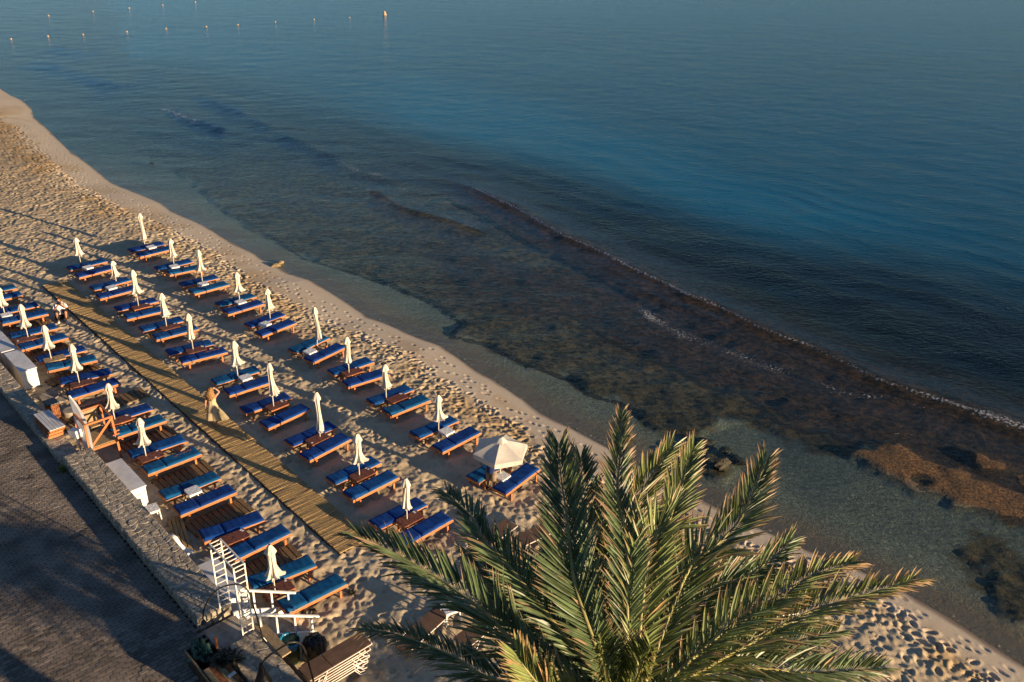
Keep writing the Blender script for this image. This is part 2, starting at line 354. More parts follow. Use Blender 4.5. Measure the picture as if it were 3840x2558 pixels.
# ================================================================== terrain
ZW = -0.5        # water level
shore_px = [(-420, 150), (-160, 235), (0, 331), (38, 357), (83, 376), (118, 408), (127, 440), (172, 478), (217, 522), (255, 561), (300, 592), (357, 636), (415, 685), (455, 703), (536, 734),
            (600, 761), (644, 794), (767, 848), (850, 900), (951, 950), (979, 973), (1048, 1005), (1084, 1026), (1114, 1037), (1160, 1049), (1226, 1088), (1274, 1120),
            (1320, 1148), (1376, 1189), (1427, 1207), (1509, 1242), (1560, 1265), (1650, 1296), (1786, 1392), (1853, 1427), (1942, 1489), (2031, 1552), (2144, 1608), (2279, 1682),
            (2420, 1765), (2556, 1837), (2651, 1885), (2880, 1999), (3063, 2080), (3211, 2134), (3380, 2215), (3549, 2310), (3684, 2398), (3840, 2499), (4200, 2720), (5200, 3200)]
foot_px = [(-300, 300), (0, 400), (80, 490), (200, 600), (290, 689), (379, 729), (491, 796), (600, 825), (720, 890), (829, 950), (880, 996), (969, 1057), (1058, 1108), (1122, 1135), (1157, 1161), (1229, 1194),
           (1343, 1240), (1433, 1273), (1535, 1309), (1586, 1344), (1650, 1400), (1760, 1462), (1875, 1529), (1964, 1578), (2019, 1655), (2098, 1712), (2300, 1800), (2536, 1905), (2874, 2040), (2975, 2074), (3177, 2148),
           (3380, 2263), (3447, 2317), (3582, 2404), (3704, 2492), (3840, 2580), (4300, 2900)]
shore = [TN(G(p, ZW)) for p in shore_px]; foot = [TN(G(p, -.12)) for p in foot_px]
st, sn = np.array(shore).T; ft, fn_ = np.array(foot).T
def mono(t, n): o = np.argsort(t); return t[o], n[o]
st, sn = mono(st, sn); ft, fn_ = mono(ft, fn_)
def n_shore(t): return np.interp(t, st, sn)
def n_foot(t): return np.interp(t, ft, fn_)
def xy_of(t, n): return P0.x+ET.x*t+EN.x*n, P0.y+ET.y*t+EN.y*n
def terrain_base(t, n):
    d = n_shore(t)-n
    up = -.5 + .50*sstep(0, 1, np.clip(d/5.0, 0, 1)**.72)
    dn = -.5 + d*.10
    dn = np.where(d < -6, -1.1+(d+6)*.05, dn); dn = np.maximum(dn, -3.5)
    return np.where(d > 0, up, dn)
tt = np.concatenate([np.linspace(-190, -45, 700, endpoint=False), np.linspace(-45, -25, 300, endpoint=False), np.linspace(-25, 34, 1180)])
nn = np.linspace(-1.0, 19.5, 415)
Tm, Nm = np.meshgrid(tt, nn, indexing='ij'); X, Y = xy_of(Tm, Nm)
Z = terrain_base(Tm, Nm)
dF = n_foot(Tm)-Nm + fbm(X, Y, 2.0, 3, 5)*.9
churn = sstep(-.15, .7, dF)
rel = fbm(X, Y, 1.1, 3, 3)*.055 + fbm(X*1.15, Y, .36, 4, 21, .6)*.105
smooth_rel = fbm(X, Y, 3.0, 3, 9)*.05
ridg = (1-np.clip(np.abs(fbm(X+fbm(X, Y, .8, 2, 301)*.5, Y+fbm(X, Y, .8, 2, 303)*.5, .40, 2, 305))*5.5, 0, 1))*.030
# footprints: dents with a pushed up rim
dent = np.zeros_like(Z)
def stamp(t0, n0, a, L, wd, dep, rim=.5):
    i0 = np.searchsorted(tt, t0-.42); i1 = np.searchsorted(tt, t0+.42); j0 = np.searchsorted(nn, n0-.42); j1 = np.searchsorted(nn, n0+.42)
    if i1-i0 < 2 or j1-j0 < 2: return
    a0 = Tm[i0:i1, j0:j1]-t0; b0 = Nm[i0:i1, j0:j1]-n0; c, s = math.cos(a), math.sin(a)
    u = (a0*c+b0*s)/L; v = (-a0*s+b0*c)/wd; r2 = u*u+v*v
    dent[i0:i1, j0:j1] += -dep*np.exp(-r2*r2*.8) + rim*dep*np.exp(-((np.sqrt(r2)-1.5)/.45)**2)
def ntrail(t): return n_foot(t)
for _ in range(9000):
    t0 = nr.uniform(-60, 30); n0 = nr.uniform(-.5, n_foot(t0)+.1)
    stamp(t0, n0, nr.uniform(0, 3.14), nr.uniform(.08, .16), nr.uniform(.05, .10), nr.uniform(.018, .055), .35)
for _ in range(900):      # denser band where people walk along the top of the swash
    t0 = nr.uniform(-60, 25); n0 = n_foot(t0)-abs(nr.normal(0, .9))
    stamp(t0, n0, nr.uniform(0, 3.14), nr.uniform(.12, .17), nr.uniform(.07, .10), nr.uniform(.05, .08), .35)
for tr_ in range(3):      # single tracks over the smooth wet sand
    t0 = -60.0; side = 1
    while t0 < 28:
        k = .22+.2*tr_ + .06*math.sin(t0*.4+tr_*2); nf_ = float(n_foot(t0)); ns_ = float(n_shore(t0)); n0 = nf_+(ns_-nf_)*k+.09*side
        if nr.random() < .72: stamp(t0, n0, .1*nr.normal(), .13, .06, .028 if tr_ else .04, .25)
        side = -side; t0 += .62+.1*nr.normal()
damp = sstep(0, 1.4, dF+1.4)*(1-sstep(1.0, 3.8, dF))*sstep(-.15, .25, fbm(X, Y, 1.6, 4, 31)+.05)
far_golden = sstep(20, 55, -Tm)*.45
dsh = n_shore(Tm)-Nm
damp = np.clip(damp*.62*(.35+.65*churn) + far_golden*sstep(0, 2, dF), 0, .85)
ripp = sstep(.12, .3, fbm(X, Y, 2.4, 3, 41)+.12)*(1-churn)*sstep(.2, .6, dsh)
damp = np.clip(damp + ripp*.35*sstep(.3, 1, dsh), 0, .85)
wet = 1-sstep(-.05, .22, dsh+fbm(X, Y, 1.5, 3, 17)*.35)
Z = Z + churn*(rel*.8+ridg+smooth_rel+fbm(X, Y, .16, 3, 47)*.034+dent*.70) + (1-churn)*(dent + fbm(X, Y, 1.8, 2, 51)*.02*sstep(.3, 1.5, dsh))
# level pad under the wall row decks
Z = np.where((Nm < 0.0), np.minimum(Z, 0.02), Z)
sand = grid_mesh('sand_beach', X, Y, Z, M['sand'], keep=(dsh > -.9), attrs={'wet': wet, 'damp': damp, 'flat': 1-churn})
tag(sand, 'pale churned beach sand full of footprints, smooth and damp towards the water', kind='structure')
def hz(x, y):
    t, n = TN((x, y)); i = min(max(np.searchsorted(tt, t), 0), len(tt)-1); j = min(max(np.searchsorted(nn, n), 0), len(nn)-1)
    i0 = max(i-3, 0); j0 = max(j-3, 0)
    return float(Z[i0:i+3, j0:j+3].mean())
# ------------------------------------------------------------------ sea and sea bed
def axis(lo, a, b, hi, st_, g):
    mid = list(np.arange(a, b, st_)); L = []; x = a; s = st_
    while x > lo: s *= g; x -= s; L.append(x)
    Rr = []; x = b; s = st_
    while x < hi: s *= g; x += s; Rr.append(x)
    return np.array(L[::-1]+mid+Rr)
ax = axis(-700, -36, 40, 700, .17, 1.045); ay = axis(-60, 14, 62, 1500, .17, 1.04)
Xs, Ys = np.meshgrid(ax, ay)
Ts = (Xs-P0.x)*ET.x+(Ys-P0.y)*ET.y; Ns = (Xs-P0.x)*EN.x+(Ys-P0.y)*EN.y
dS = n_shore(Ts)-Ns                       # >0 on land
def P2(pts, z=-.6, D=True): return [tuple(G(dp(*p) if D else p, z)[:2]) for p in pts]
reef1 = P2([(250, 300), (420, 400), (520, 480), (640, 560), (760, 600), (900, 650), (1000, 690), (1060, 735), (1035, 775), (1110, 785), (1177, 819), (1247, 845), (1308, 862), (1352, 897), (1422, 915), (1474, 950), (1545, 976), (1600, 1000), (1667, 965), (1790, 985), (1860, 1037), (1950, 1055), (1991, 1037), (2043, 1090), (2104, 1112),
            (2160, 1130), (2354, 1215), (2700, 1330), (2800, 1100), (2354, 985), (2100, 880), (1900, 800), (1700, 720), (1500, 620), (1300, 530), (1180, 470), (1000, 410), (850, 390), (650, 300), (480, 220), (300, 150), (100, 100), (20, 130)])
patches = [P2([(2180, 1250), (2250, 1225), (2354, 1260), (2450, 1400), (2354, 1420), (2270, 1370), (2240, 1320)]), P2([(1560, 1040), (1640, 1030), (1690, 1060), (1670, 1100), (1590, 1085)]),
           P2([(1440, 930), (1560, 925), (1640, 960), (1600, 1000), (1480, 985)])]
led2 = [(1400, 775), (1480, 815), (1562, 845), (1614, 880), (1702, 897), (1754, 932), (1789, 967), (1859, 989), (1903, 985), (1938, 1011), (2008, 1037), (2043, 1090), (2104, 1112), (2183, 1151), (2262, 1169), (2354, 1204), (2700, 1330)]
brown_p = P2([(980, 560), (1180, 600), (1370, 640), (1560, 715), (1800, 830), (2000, 905), (2354, 1010), (2700, 1100)] + led2[::-1] + [(1330, 720), (1180, 720), (1060, 690)])
expo_p = P2([(1965, 1030), (2025, 1005), (2120, 1035), (2240, 1088), (2354, 1125), (2700, 1290), (2700, 1370), (2354, 1200), (2200, 1150), (2100, 1110), (2010, 1075)], -.4)
expo2 = P2([(2230, 1030), (2300, 1045), (2354, 1075), (2500, 1140), (2500, 1180), (2354, 1120), (2260, 1070)], -.4)
reef = sdf(Xs, Ys, reef1)
for p_ in patches: reef = np.maximum(reef, np.minimum(sdf(Xs, Ys, p_), .45)+fbm(Xs, Ys, 1.1, 4, 401)*1.2)
brown = sdf(Xs, Ys, brown_p)
expo = np.maximum(sdf(Xs, Ys, expo_p), sdf(Xs, Ys, expo2))
nzs = fbm(Xs, Ys, 1.4, 4, 61)
expo_m = sstep(-.6, .5, expo + nzs*.9 + fbm(Xs, Ys, .5, 3, 66)*.7)
reef_m = sstep(-.15, .25, reef + nzs*1.2)
W1 = P2([(300, 165), (480, 232), (650, 305), (850, 385), (1000, 415), (1080, 432), (1180, 480), (1300, 545), (1400, 590), (1500, 640), (1600, 690), (1700, 735), (1800, 782), (1900, 822), (2000, 868), (2100, 905), (2250, 955), (2354, 990), (2700, 1100)], ZW)
dW, uW, LW = seg_dist(Xs, Ys, W1)
W1p = W1 + [(300, 30), (300, 900), (-400, 900)]
sea_side = np.where(inside(Xs, Ys, W1p), dW, -dW)          # positive beyond the swell line
reef = np.where(sea_side > -1.5, np.maximum(reef, 2.5), reef); brown = np.where(sea_side > -2.5, np.maximum(brown, 2.0), brown)
bed = -.5 + dS*.11
bed = np.maximum(bed, -.86)
bed = bed + .28*reef_m*sstep(-4, -1, dS)*0 + reef_m*(.12+fbm(Xs, Ys, .8, 4, 71)*.2)
bed = np.where(brown > 0, bed+.10*sstep(0, 1.5, brown), bed)
ledge_shade = np.zeros_like(Xs)  # mask of the painted shadow bands along the reef edges
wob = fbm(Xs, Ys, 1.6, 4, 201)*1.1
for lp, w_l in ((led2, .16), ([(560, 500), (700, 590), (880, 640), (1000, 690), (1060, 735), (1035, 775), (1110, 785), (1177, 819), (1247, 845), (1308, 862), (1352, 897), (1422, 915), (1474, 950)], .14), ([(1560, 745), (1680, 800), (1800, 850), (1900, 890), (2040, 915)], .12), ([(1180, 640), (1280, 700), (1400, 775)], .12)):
    dl, _, _ = seg_dist(Xs, Ys, P2(lp)); ledge_shade = np.maximum(ledge_shade, np.exp(-((dl-np.abs(wob)*.35)/w_l)**2))
bed = np.maximum(bed, -.86+.26*sstep(-4, 0, expo))
drop = sstep(0, 26, sea_side); bed = bed - drop*2.6 - sstep(20, 120, sea_side)*3
bed = np.where(expo_m > .02, np.maximum(bed, bed*(1-expo_m)+expo_m*(-.45+nzs*.10+fbm(Xs, Ys, .5, 3, 81)*.13)), bed)
bed = bed - .02 - .25*sstep(-.8, .3, dS)
sb = grid_mesh('sea_bed', Xs, Ys, bed, M['seabed'], keep=(dS < .9), attrs={'reef': reef, 'brown': brown, 'expo': expo_m, 'ledge_shade': ledge_shade*(1-expo_m), 'near': 1-sstep(-.4, -2.6, dS+fbm(Xs, Ys, 2.5, 3, 77)*1.6)})
tag(sb, 'sandy sea bed with a brown reef flat along the shore', kind='structure')
# water surface
rid = np.zeros_like(Xs); foam = np.zeros_like(Xs)
def ridge(pts, h, wf, wb, f=0.0):
    """long low swell: steep towards the shore, gentle behind"""
    global rid
    p = P2(pts, ZW); d, u, L = seg_dist(Xs, Ys, p)
    pp = p + [(p[-1][0]+200, p[-1][1]+260), (p[0][0]+200, p[0][1]+260)]
    s = np.where(inside(Xs, Ys, pp), d, -d) + fbm(Xs, Ys, 3.5, 2, 91)*.5
    e = sstep(0, L*.12, u)*(1-sstep(L*.88, L, u))
    rid = rid + h*e*np.exp(-(np.where(s < 0, s/wf, s/wb))**2)
    return s, e
s1, e1 = ridge([(1000, 415), (1080, 432), (1180, 480), (1300, 545), (1400, 590), (1500, 640), (1600, 690), (1700, 735), (1800, 782), (1900, 822), (2000, 868), (2100, 905), (2250, 955), (2354, 990), (2700, 1100)], .24, .42, 1.5)
foam = np.maximum(foam, .70*np.exp(-((s1+.14)/.20)**2)*sstep(.2, .8, e1)*(.85+.35*fbm(Xs, Ys, 7, 2, 33)))
ridge([(840, 430), (930, 480), (1030, 510), (1130, 545)], .12, .3, .8)
ridge([(1360, 590), (1450, 640), (1560, 685), (1680, 720)], .07, .25, .6)
ridge([(1400, 640), (1500, 680), (1620, 730), (1720, 760)], .06, .25, .6)
ridge([(420, 205), (560, 262), (680, 325), (800, 380)], .10, .6, 1.6)
ridge([(30, 150), (140, 152), (230, 190), (300, 200)], .10, .8, 2)
ridge([(100, 105), (200, 125)], .07, .8, 2)
ridge([(380, 250), (450, 282), (520, 300)], .14, .5, 1)
def foamline(pts, wd, a, seed=0):
    global foam
    d, u, L = seg_dist(Xs, Ys, P2(pts, ZW)); foam = np.maximum(foam, a*np.exp(-(d/wd)**2)*(.75+.7*fbm(Xs, Ys, 1.2, 3, seed)))
foamline([(380, 250), (410, 266), (448, 280)], .8, .68, 3); foamline([(564, 262), (590, 268)], .55, .66, 4)
foamline([(1480, 716), (1500, 735), (1560, 762)], .55, .62, 5); foamline([(1560, 765), (1640, 795), (1720, 825), (1800, 850)], 1.0, .50, 6)
foamline([(1880, 880), (1960, 905)], .35, .55, 6)
foamline([(2240, 955), (2300, 970), (2354, 990), (2500, 1040)], .40, .72, 7); foamline([(780, 372), (830, 395), (870, 402)], .8, .55, 8); foamline([(1020, 455), (1060, 490)], .4, .4, 9)
foamline([(1920, 905), (2060, 915), (2200, 960)], .5, .50, 12); foamline([(2060, 1000), (2250, 1030)], .6, .42, 13)
# a thin edge of froth on the shore
foam = np.maximum(foam, .52*np.exp(-((dS+.18)/.10)**2)); foam = np.maximum(foam, .40*np.exp(-((dS+1.3+fbm(Xs, Ys, 5, 3, 55)*1.6)/.12)**2))
far = sstep(60, 200, Ys)
wz = ZW + rid + fbm(Xs*.6+Ys*.25, Ys, 2.6, 3, 95)*.035 + .02*np.sin((Ns+fbm(Xs, Ys, 9, 2, 97)*5)*2.1)*sstep(-3, -8, dS)*(1-far)
wz = np.where(dS > -1.2, ZW+(wz-ZW)*sstep(0, 1.2, -dS), wz)
deep = np.clip(sstep(-.5, 11, sea_side)*.97 + .05*sstep(-1.5, -6, dS), 0, .985)
deep = np.maximum(deep, .05*sstep(-3, -7, dS))
deep = np.maximum(deep, sstep(55, 95, Ys - .0*Xs)*.97)
# dark weed beds just beyond the swell, clear teal sand patches further out
tealn = fbm(Xs, Ys, 30, 3, 101)*.7 + fbm(Xs, Ys, 8, 3, 103)*.35
weed = P2([(700, 300), (1000, 350), (1250, 430), (1500, 520), (1800, 600), (2100, 640), (2354, 690), (2900, 900), (2354, 1000), (1500, 640), (1000, 415)], ZW)
wd_ = sdf(Xs, Ys, weed)
teal = np.clip(sstep(3, -9, wd_ + tealn*9)*(.62+tealn*.5), 0, 1)
tb = P2([(950, 180), (1250, 250), (1600, 400), (2000, 500), (1700, 520), (1400, 430), (1150, 380), (900, 290)], ZW)
teal = np.clip(teal + .5*sstep(-10, 8, sdf(Xs, Ys, tb)), 0, 1)
teal = teal*sstep(1, 15, sea_side)
wt = grid_mesh('sea_water', Xs, Ys, wz, M['water'], keep=(dS < 1.2), attrs={'deep': deep, 'teal': teal, 'foam': foam, 'calm': 1-.15*far})
tag(wt, 'dark blue sea with small ripples, clear and teal in the shallows', kind='structure')

# ================================================================== promenade
ZP, ZT = 0.90, 1.26
T_END, T_S2 = 8.78, 10.2                      # wall, stair gap, second wall
NI, NO = 0.0, -0.93                           # inner and outer edge of the wall top
m = MB(); m.prism([(W(-120, -1.0)[0], W(-120, -1.0)[1]), (W(-120, -40)[0], W(-120, -40)[1]), (W(40, -40)[0], W(40, -40)[1]), (W(40, -1.0)[0], W(40, -1.0)[1])], -1.0, ZP-.03)
tag(m.obj('promenade', M['joint']), 'promenade base under the paving', kind='structure')
prom = bpy.data.objects['promenade']
# paving bricks laid in rows, joints recessed
cells = []
BW, BL = .125, .235
t_ = -16.0; row = 0
while t_ < 17.0:
    n_ = -1.02 - (row % 2)*BL*.5
    while n_ > -13.5:
        cells.append((t_, n_)); n_ -= BL
    t_ += BW; row += 1
vis = []
for (a, b) in cells:
    p = W(a, b, ZP); q = p - Vector((0, 0, HC)); dz = q.dot(Fv); u = q.dot(cx)/dz*FPX; v = q.dot(cy)/dz*FPX
    if -2060 < u < -900 and -1420 < v < 60:
        if not (10.2 < a < 10.42): vis.append((dz, a, b))
vis.sort()
def brick_mesh():
    m = MB(); L, wd = BL*.5-.006, BW*.5-.006
    m.prism([(-wd, -L), (wd, -L), (wd, L), (-wd, L)], -.04, 0, inset=.006); return m.mesh('brick', M['paver'])
bmesh_ = brick_mesh()
inpic = []
for dz, a, b in vis:
    p = W(a, b, ZP); q = p-Vector((0, 0, HC)); u = q.dot(cx)/dz*FPX; v = q.dot(cy)/dz*FPX
    inpic.append((not (-1910 < u < -1150 and -1270 < v < 40), dz, a, b))
inpic.sort()
for i, (_, dz, a, b) in enumerate(inpic[:296]):
    o = link(bpy.data.objects.new('paving_brick', bmesh_), prom); o.location = W(a, b, ZP+nr.normal()*.002); o.rotation_euler = (nr.normal()*.008, nr.normal()*.008, BY)
rest = MB(); c_, s_ = math.cos(BY), math.sin(BY)
def allcells():
    for _, dz, a, b in inpic[296:]: yield a, b
for a, b in allcells():
    p = W(a, b); L, wd = BL*.5-.006, BW*.5-.006; z = ZP+nr.normal()*.002; tx, ty = nr.normal()*.008, nr.normal()*.008
    base = len(rest.v)
    for zz, k in ((-.04, 0), (-.0045, 0), (0, .006)):
        for sx, sy in ((-1, -1), (1, -1), (1, 1), (-1, 1)):
            lx, ly = sx*(wd-k), sy*(L-k); rest.v.append((p.x+lx*c_-ly*s_, p.y+lx*s_+ly*c_, z+zz+lx*tx+ly*ty))
    for j in (0, 1):
        for i in range(4): rest.f.append((base+j*4+i, base+j*4+(i+1) % 4, base+j*4+4+(i+1) % 4, base+j*4+4+i))
    rest.f.append((base+8, base+9, base+10, base+11))
rest.m = [0]*len(rest.f)
ro = rest.obj('paving_bricks', M['paver'], prom); ro['kind'] = 'stuff'
# drain channel across the promenade
m = MB()
for k in range(24): m.box((0, -.5*k, 0), (.16, .49, .05))
d = m.obj('drain_cover', M['mortar']); d.location = W(10.31, -1.3, ZP-.025); d.rotation_euler = (0, 0, BY)
tag(d, 'dark drain channel running across the paved promenade', 'drain')
# ================================================================== stone walls
def stone_cells(t0, t1, n0, n1, size, jit=.28, seed=0):
    rg = np.random.default_rng(seed); nt_ = max(2, int((t1-t0)/size)); nn_ = max(1, round((n1-n0)/size))
    pt = np.zeros((nt_+1, nn_+1, 2))
    for i in range(nt_+1):
        for j in range(nn_+1):
            a = t0+(t1-t0)*i/nt_ + (0 if i in (0, nt_) else rg.uniform(-jit, jit)*size) + (.5*size*(j % 2) if 0 < i < nt_ else 0)*.6
            b = n0+(n1-n0)*j/nn_ + (0 if j in (0, nn_) else rg.uniform(-jit, jit)*size)
            pt[i, j] = (a, b)
    out = []
    for i in range(nt_):
        for j in range(nn_):
            q = [pt[i, j], pt[i+1, j], pt[i+1, j+1], pt[i, j+1]]
            if rg.random() < .3 and j+1 < nn_: pass
            c = sum(q)/4; poly = []
            for k in range(4):      # chamfer the corners so that stones are irregular hexagons and octagons
                a, b, p = q[k], q[(k+1) % 4], q[k-1]
                f = rg.uniform(.12, .30); poly.append(a+(p-a)*f); poly.append(a+(b-a)*f)
            g = .009; poly = [p+(c-p)/max(np.hypot(*(c-p)), 1e-6)*g for p in poly]
            out.append((c, poly))
    return out
stones_left = [300]
def stone_wall(name, t0, t1, ni, no, zt, zb, label, size=.30, seed=1, nparts=300, lower=None):
    core = MB(); a = [W(t0, ni), W(t1, ni), W(t1, no), W(t0, no)]
    core.prism([(p.x, p.y) for p in a][::-1], zb, zt-.012)
    o = core.obj(name, M['mortar']); tag(o, label, 'wall')
    cs = stone_cells(t0, t1, no, ni, size, seed=seed); rg = np.random.default_rng(seed+5)
    stuff = MB(); cnt = 0
    order = sorted(cs, key=lambda c: -c[0][0])
    for c, poly in order:
        wc = W(c[0], c[1]); h = rg.uniform(.0, .012); mb = MB()
        loc = [(W(p[0], p[1])-wc) for p in poly]
        tilt = (rg.normal()*.02, rg.normal()*.02)
        if cnt < nparts:
            mb.prism([(v.x, v.y) for v in loc], -.06, h, inset=.02)
            so_ = mb.obj('stone', M['stone'], o); so_.location = (wc.x, wc.y, zt-.01); so_.rotation_euler = (tilt[0], tilt[1], 0); cnt += 1
        else: stuff.prism([(W(p[0], p[1]).x, W(p[0], p[1]).y) for p in poly], zt-.07, zt-.01+h, inset=.02)
    # face stones towards the promenade (and the cut end), joined
    fs = MB()
    for c, poly in stone_cells(t0, t1, zb, zt-.01, .22, seed=seed+9):
        P = [W(p[0], no, p[1]) for p in poly]; cc = sum(P, Vector())/len(P); out = -EN*(.02+rg.uniform(0, .025)); b = len(fs.v); k = len(P)
        fs.v += [tuple(p) for p in P] + [tuple(p+out) for p in [q+(cc-q).normalized()*.015 for q in P]]
        for i in range(k): fs.f.append((b+i, b+(i+1) % k, b+k+(i+1) % k, b+k+i)); fs.m.append(0)
        fs.f.append(tuple(b+k+i for i in range(k))); fs.m.append(0)
    for te, sg in ((t1, 1), (t0, -1)):
        for c, poly in stone_cells(no, ni, zb, zt-.01, .24, seed=seed+11):
            P = [W(te, p[0], p[1]) for p in poly]; cc = sum(P, Vector())/len(P); out = ET*sg*(.02+rg.uniform(0, .025)); b = len(fs.v); k = len(P)
            fs.v += [tuple(p) for p in P] + [tuple(p+out) for p in [q+(cc-q).normalized()*.015 for q in P]]
            for i in range(k): fs.f.append((b+i, b+(i+1) % k, b+k+(i+1) % k, b+k+i)); fs.m.append(0)
            fs.f.append(tuple(b+k+i for i in range(k))); fs.m.append(0)
    f_ = fs.obj('face_stones', M['stone'], o); f_['kind'] = 'stuff'
    if stuff.v: s_ = stuff.obj('top_stones', M['stone'], o); s_['kind'] = 'stuff'
    return o
stone_wall('stone_wall', -1.45, T_END, NI, NO, ZT, -.4, 'broad dry stone wall between paved promenade and beach, ending at the white arch', .25, 3)
stone_wall('stone_wall', -30, -1.5, -.36, -1.0, 1.08, -.4, 'lower stone wall beyond the wooden lifeguard stand, carrying the pallets', .29, 23, nparts=200)
stone_wall('stone_wall', T_S2, 24, .02, -.95, ZT, -.4, 'wide wall of large pale stones beside the black lamp, nearest the camera', .36, 33)
# ================================================================== boardwalk
bw0 = TN(G((205, 1062), .06)); bw1 = TN(G((1338, 2052), .06))
tb0, tb1 = bw0[0], bw1[0]
bo = empty('boardwalk', W(tb0, (bw0[1]+bw1[1])/2, .03), BY, 'long narrow boardwalk of weathered planks crossing the sand between the lounger rows', 'boardwalk')
def plank_mesh(L, wd, th, mat, name='plank'):
    m = MB(); m.box((0, 0, 0), (wd, L, th)); me = m.mesh(name, mat); return me
pitch = .118; npl = int((tb1-tb0)/pitch)
pm = plank_mesh(1.16, .091, .03, M['plank_wood'])
for k in range(min(npl, 300)):
    o = link(bpy.data.objects.new('plank', pm), bo); t_ = k*pitch
    nb = bw0[1]+(bw1[1]-bw0[1])*k/npl-(bw0[1]+bw1[1])/2
    o.location = (t_, nb+nr.normal()*.008, .045+nr.normal()*.003); o.rotation_euler = (nr.normal()*.01, 0, nr.normal()*.006)
m = MB()
for s in (-.42, .42): m.bar((0, s+bw0[1]-(bw0[1]+bw1[1])/2, .0), (tb1-tb0, s+bw1[1]-(bw0[1]+bw1[1])/2, .0), .06, .06)
for s in (-.6,): m.bar((0, s+bw0[1]-(bw0[1]+bw1[1])/2, .0), (tb1-tb0, s+bw1[1]-(bw0[1]+bw1[1])/2, .0), .03, .10)
m.obj('bearer', M['dark_wood'], bo)
# ================================================================== decks between the pairs of the wall row
def deck(c, label, rot_planks=True, mat='deck_wood', group='wooden duckboards between the loungers by the wall'):
    """c: four photo points TL, BL, BR, TR of the deck"""
    q = [G(p, .08) for p in c]; ctr = sum(q, Vector())/4
    L = ((q[3]-q[0]).length+(q[2]-q[1]).length)/2; wd = ((q[1]-q[0]).length+(q[2]-q[3]).length)/2
    dd = (q[3]-q[0])+(q[2]-q[1]); yaw = math.atan2(dd.y, dd.x)
    o = empty('duckboard', (ctr.x, ctr.y, .0), yaw, label, 'duckboard', group)
    return o, L, wd
def deck_planks(o, L, wd, pitch, gap, mat):
    n_ = int(L/pitch); me = plank_mesh(wd, pitch-gap, .03, mat)
    for k in range(n_):
        p = link(bpy.data.objects.new('plank', me), o); p.location = (-L/2+(k+.5)*L/n_, nr.normal()*.01, .07+nr.normal()*.003); p.rotation_euler = (0, 0, nr.normal()*.008)
    m = MB()
    for s in (-.36, .36): m.bar((-L/2, s*wd, .025), (L/2, s*wd, .025), .07, .06)
    m.obj('bearer', M['dark_wood'], o)
decks = [
 ('dark duckboard between the lounger the photographer sits on and the next pair', [tp(2, 20, 900), tp(2, 110, 1010), tp(2, 800, 850), tp(2, 700, 760)]),
 ('dark duckboard just beyond the pale topped table by the wall', [tp(2, 350, 1290), tp(2, 480, 1400), tp(2, 1060, 1180), tp(2, 930, 1090)]),
 ('dark duckboard on the camera side of the pale topped table', [tp(3, 660, 490), tp(3, 760, 590), tp(3, 1480, 310), tp(3, 1400, 225)]),
 ('long dark duckboard reaching behind the wooden lifeguard stand', [tp(3, 860, 1010), tp(3, 1000, 1130), tp(3, 2215, 715), tp(3, 2070, 595)]),
 ('dark duckboard beside the open side of the wooden lifeguard stand', [tp(11, 180, 840), tp(11, 300, 990), tp(11, 1060, 690), tp(11, 900, 560)]),
 ('dark duckboard between the worn print lounger and the white plastic table pair', [tp(11, 640, 1375), tp(11, 800, 1560), tp(11, 1610, 1220), tp(11, 1430, 1070)]),
 ('dark duckboard between the white plastic table pair and the table with the empty hole', [tp(12, 540, 830), tp(12, 730, 1040), tp(12, 1590, 630), tp(12, 1390, 450)]),
 ('dark duckboard nearest the white lattice arch', [tp(13, 770, 470), tp(13, 950, 690), tp(13, 1720, 320), tp(13, 1530, 150)]),
]
for lab, c in decks:
    o, L, wd = deck(c, lab); deck_planks(o, L, wd, .19, .035, M['deck_wood'])
o, L, wd = deck([tp(12, 600, 1200), tp(12, 130, 830), tp(12, 375, 730), tp(12, 815, 1180)], 'short pale boardwalk lying along the foot of the stone wall', group='pale boards along the wall'); o['category'] = 'boardwalk'
deck_planks(o, L, wd, .118, .02, M['plank_wood'])
o, L, wd = deck([tp(3, 930, 1180), tp(3, 1100, 1330), tp(3, 1430, 1180), tp(3, 1250, 1060)], 'pale duckboard under the wooden lifeguard stand', group='pale boards along the wall')
deck_planks(o, L, wd, .15, .02, M['plank_wood'])
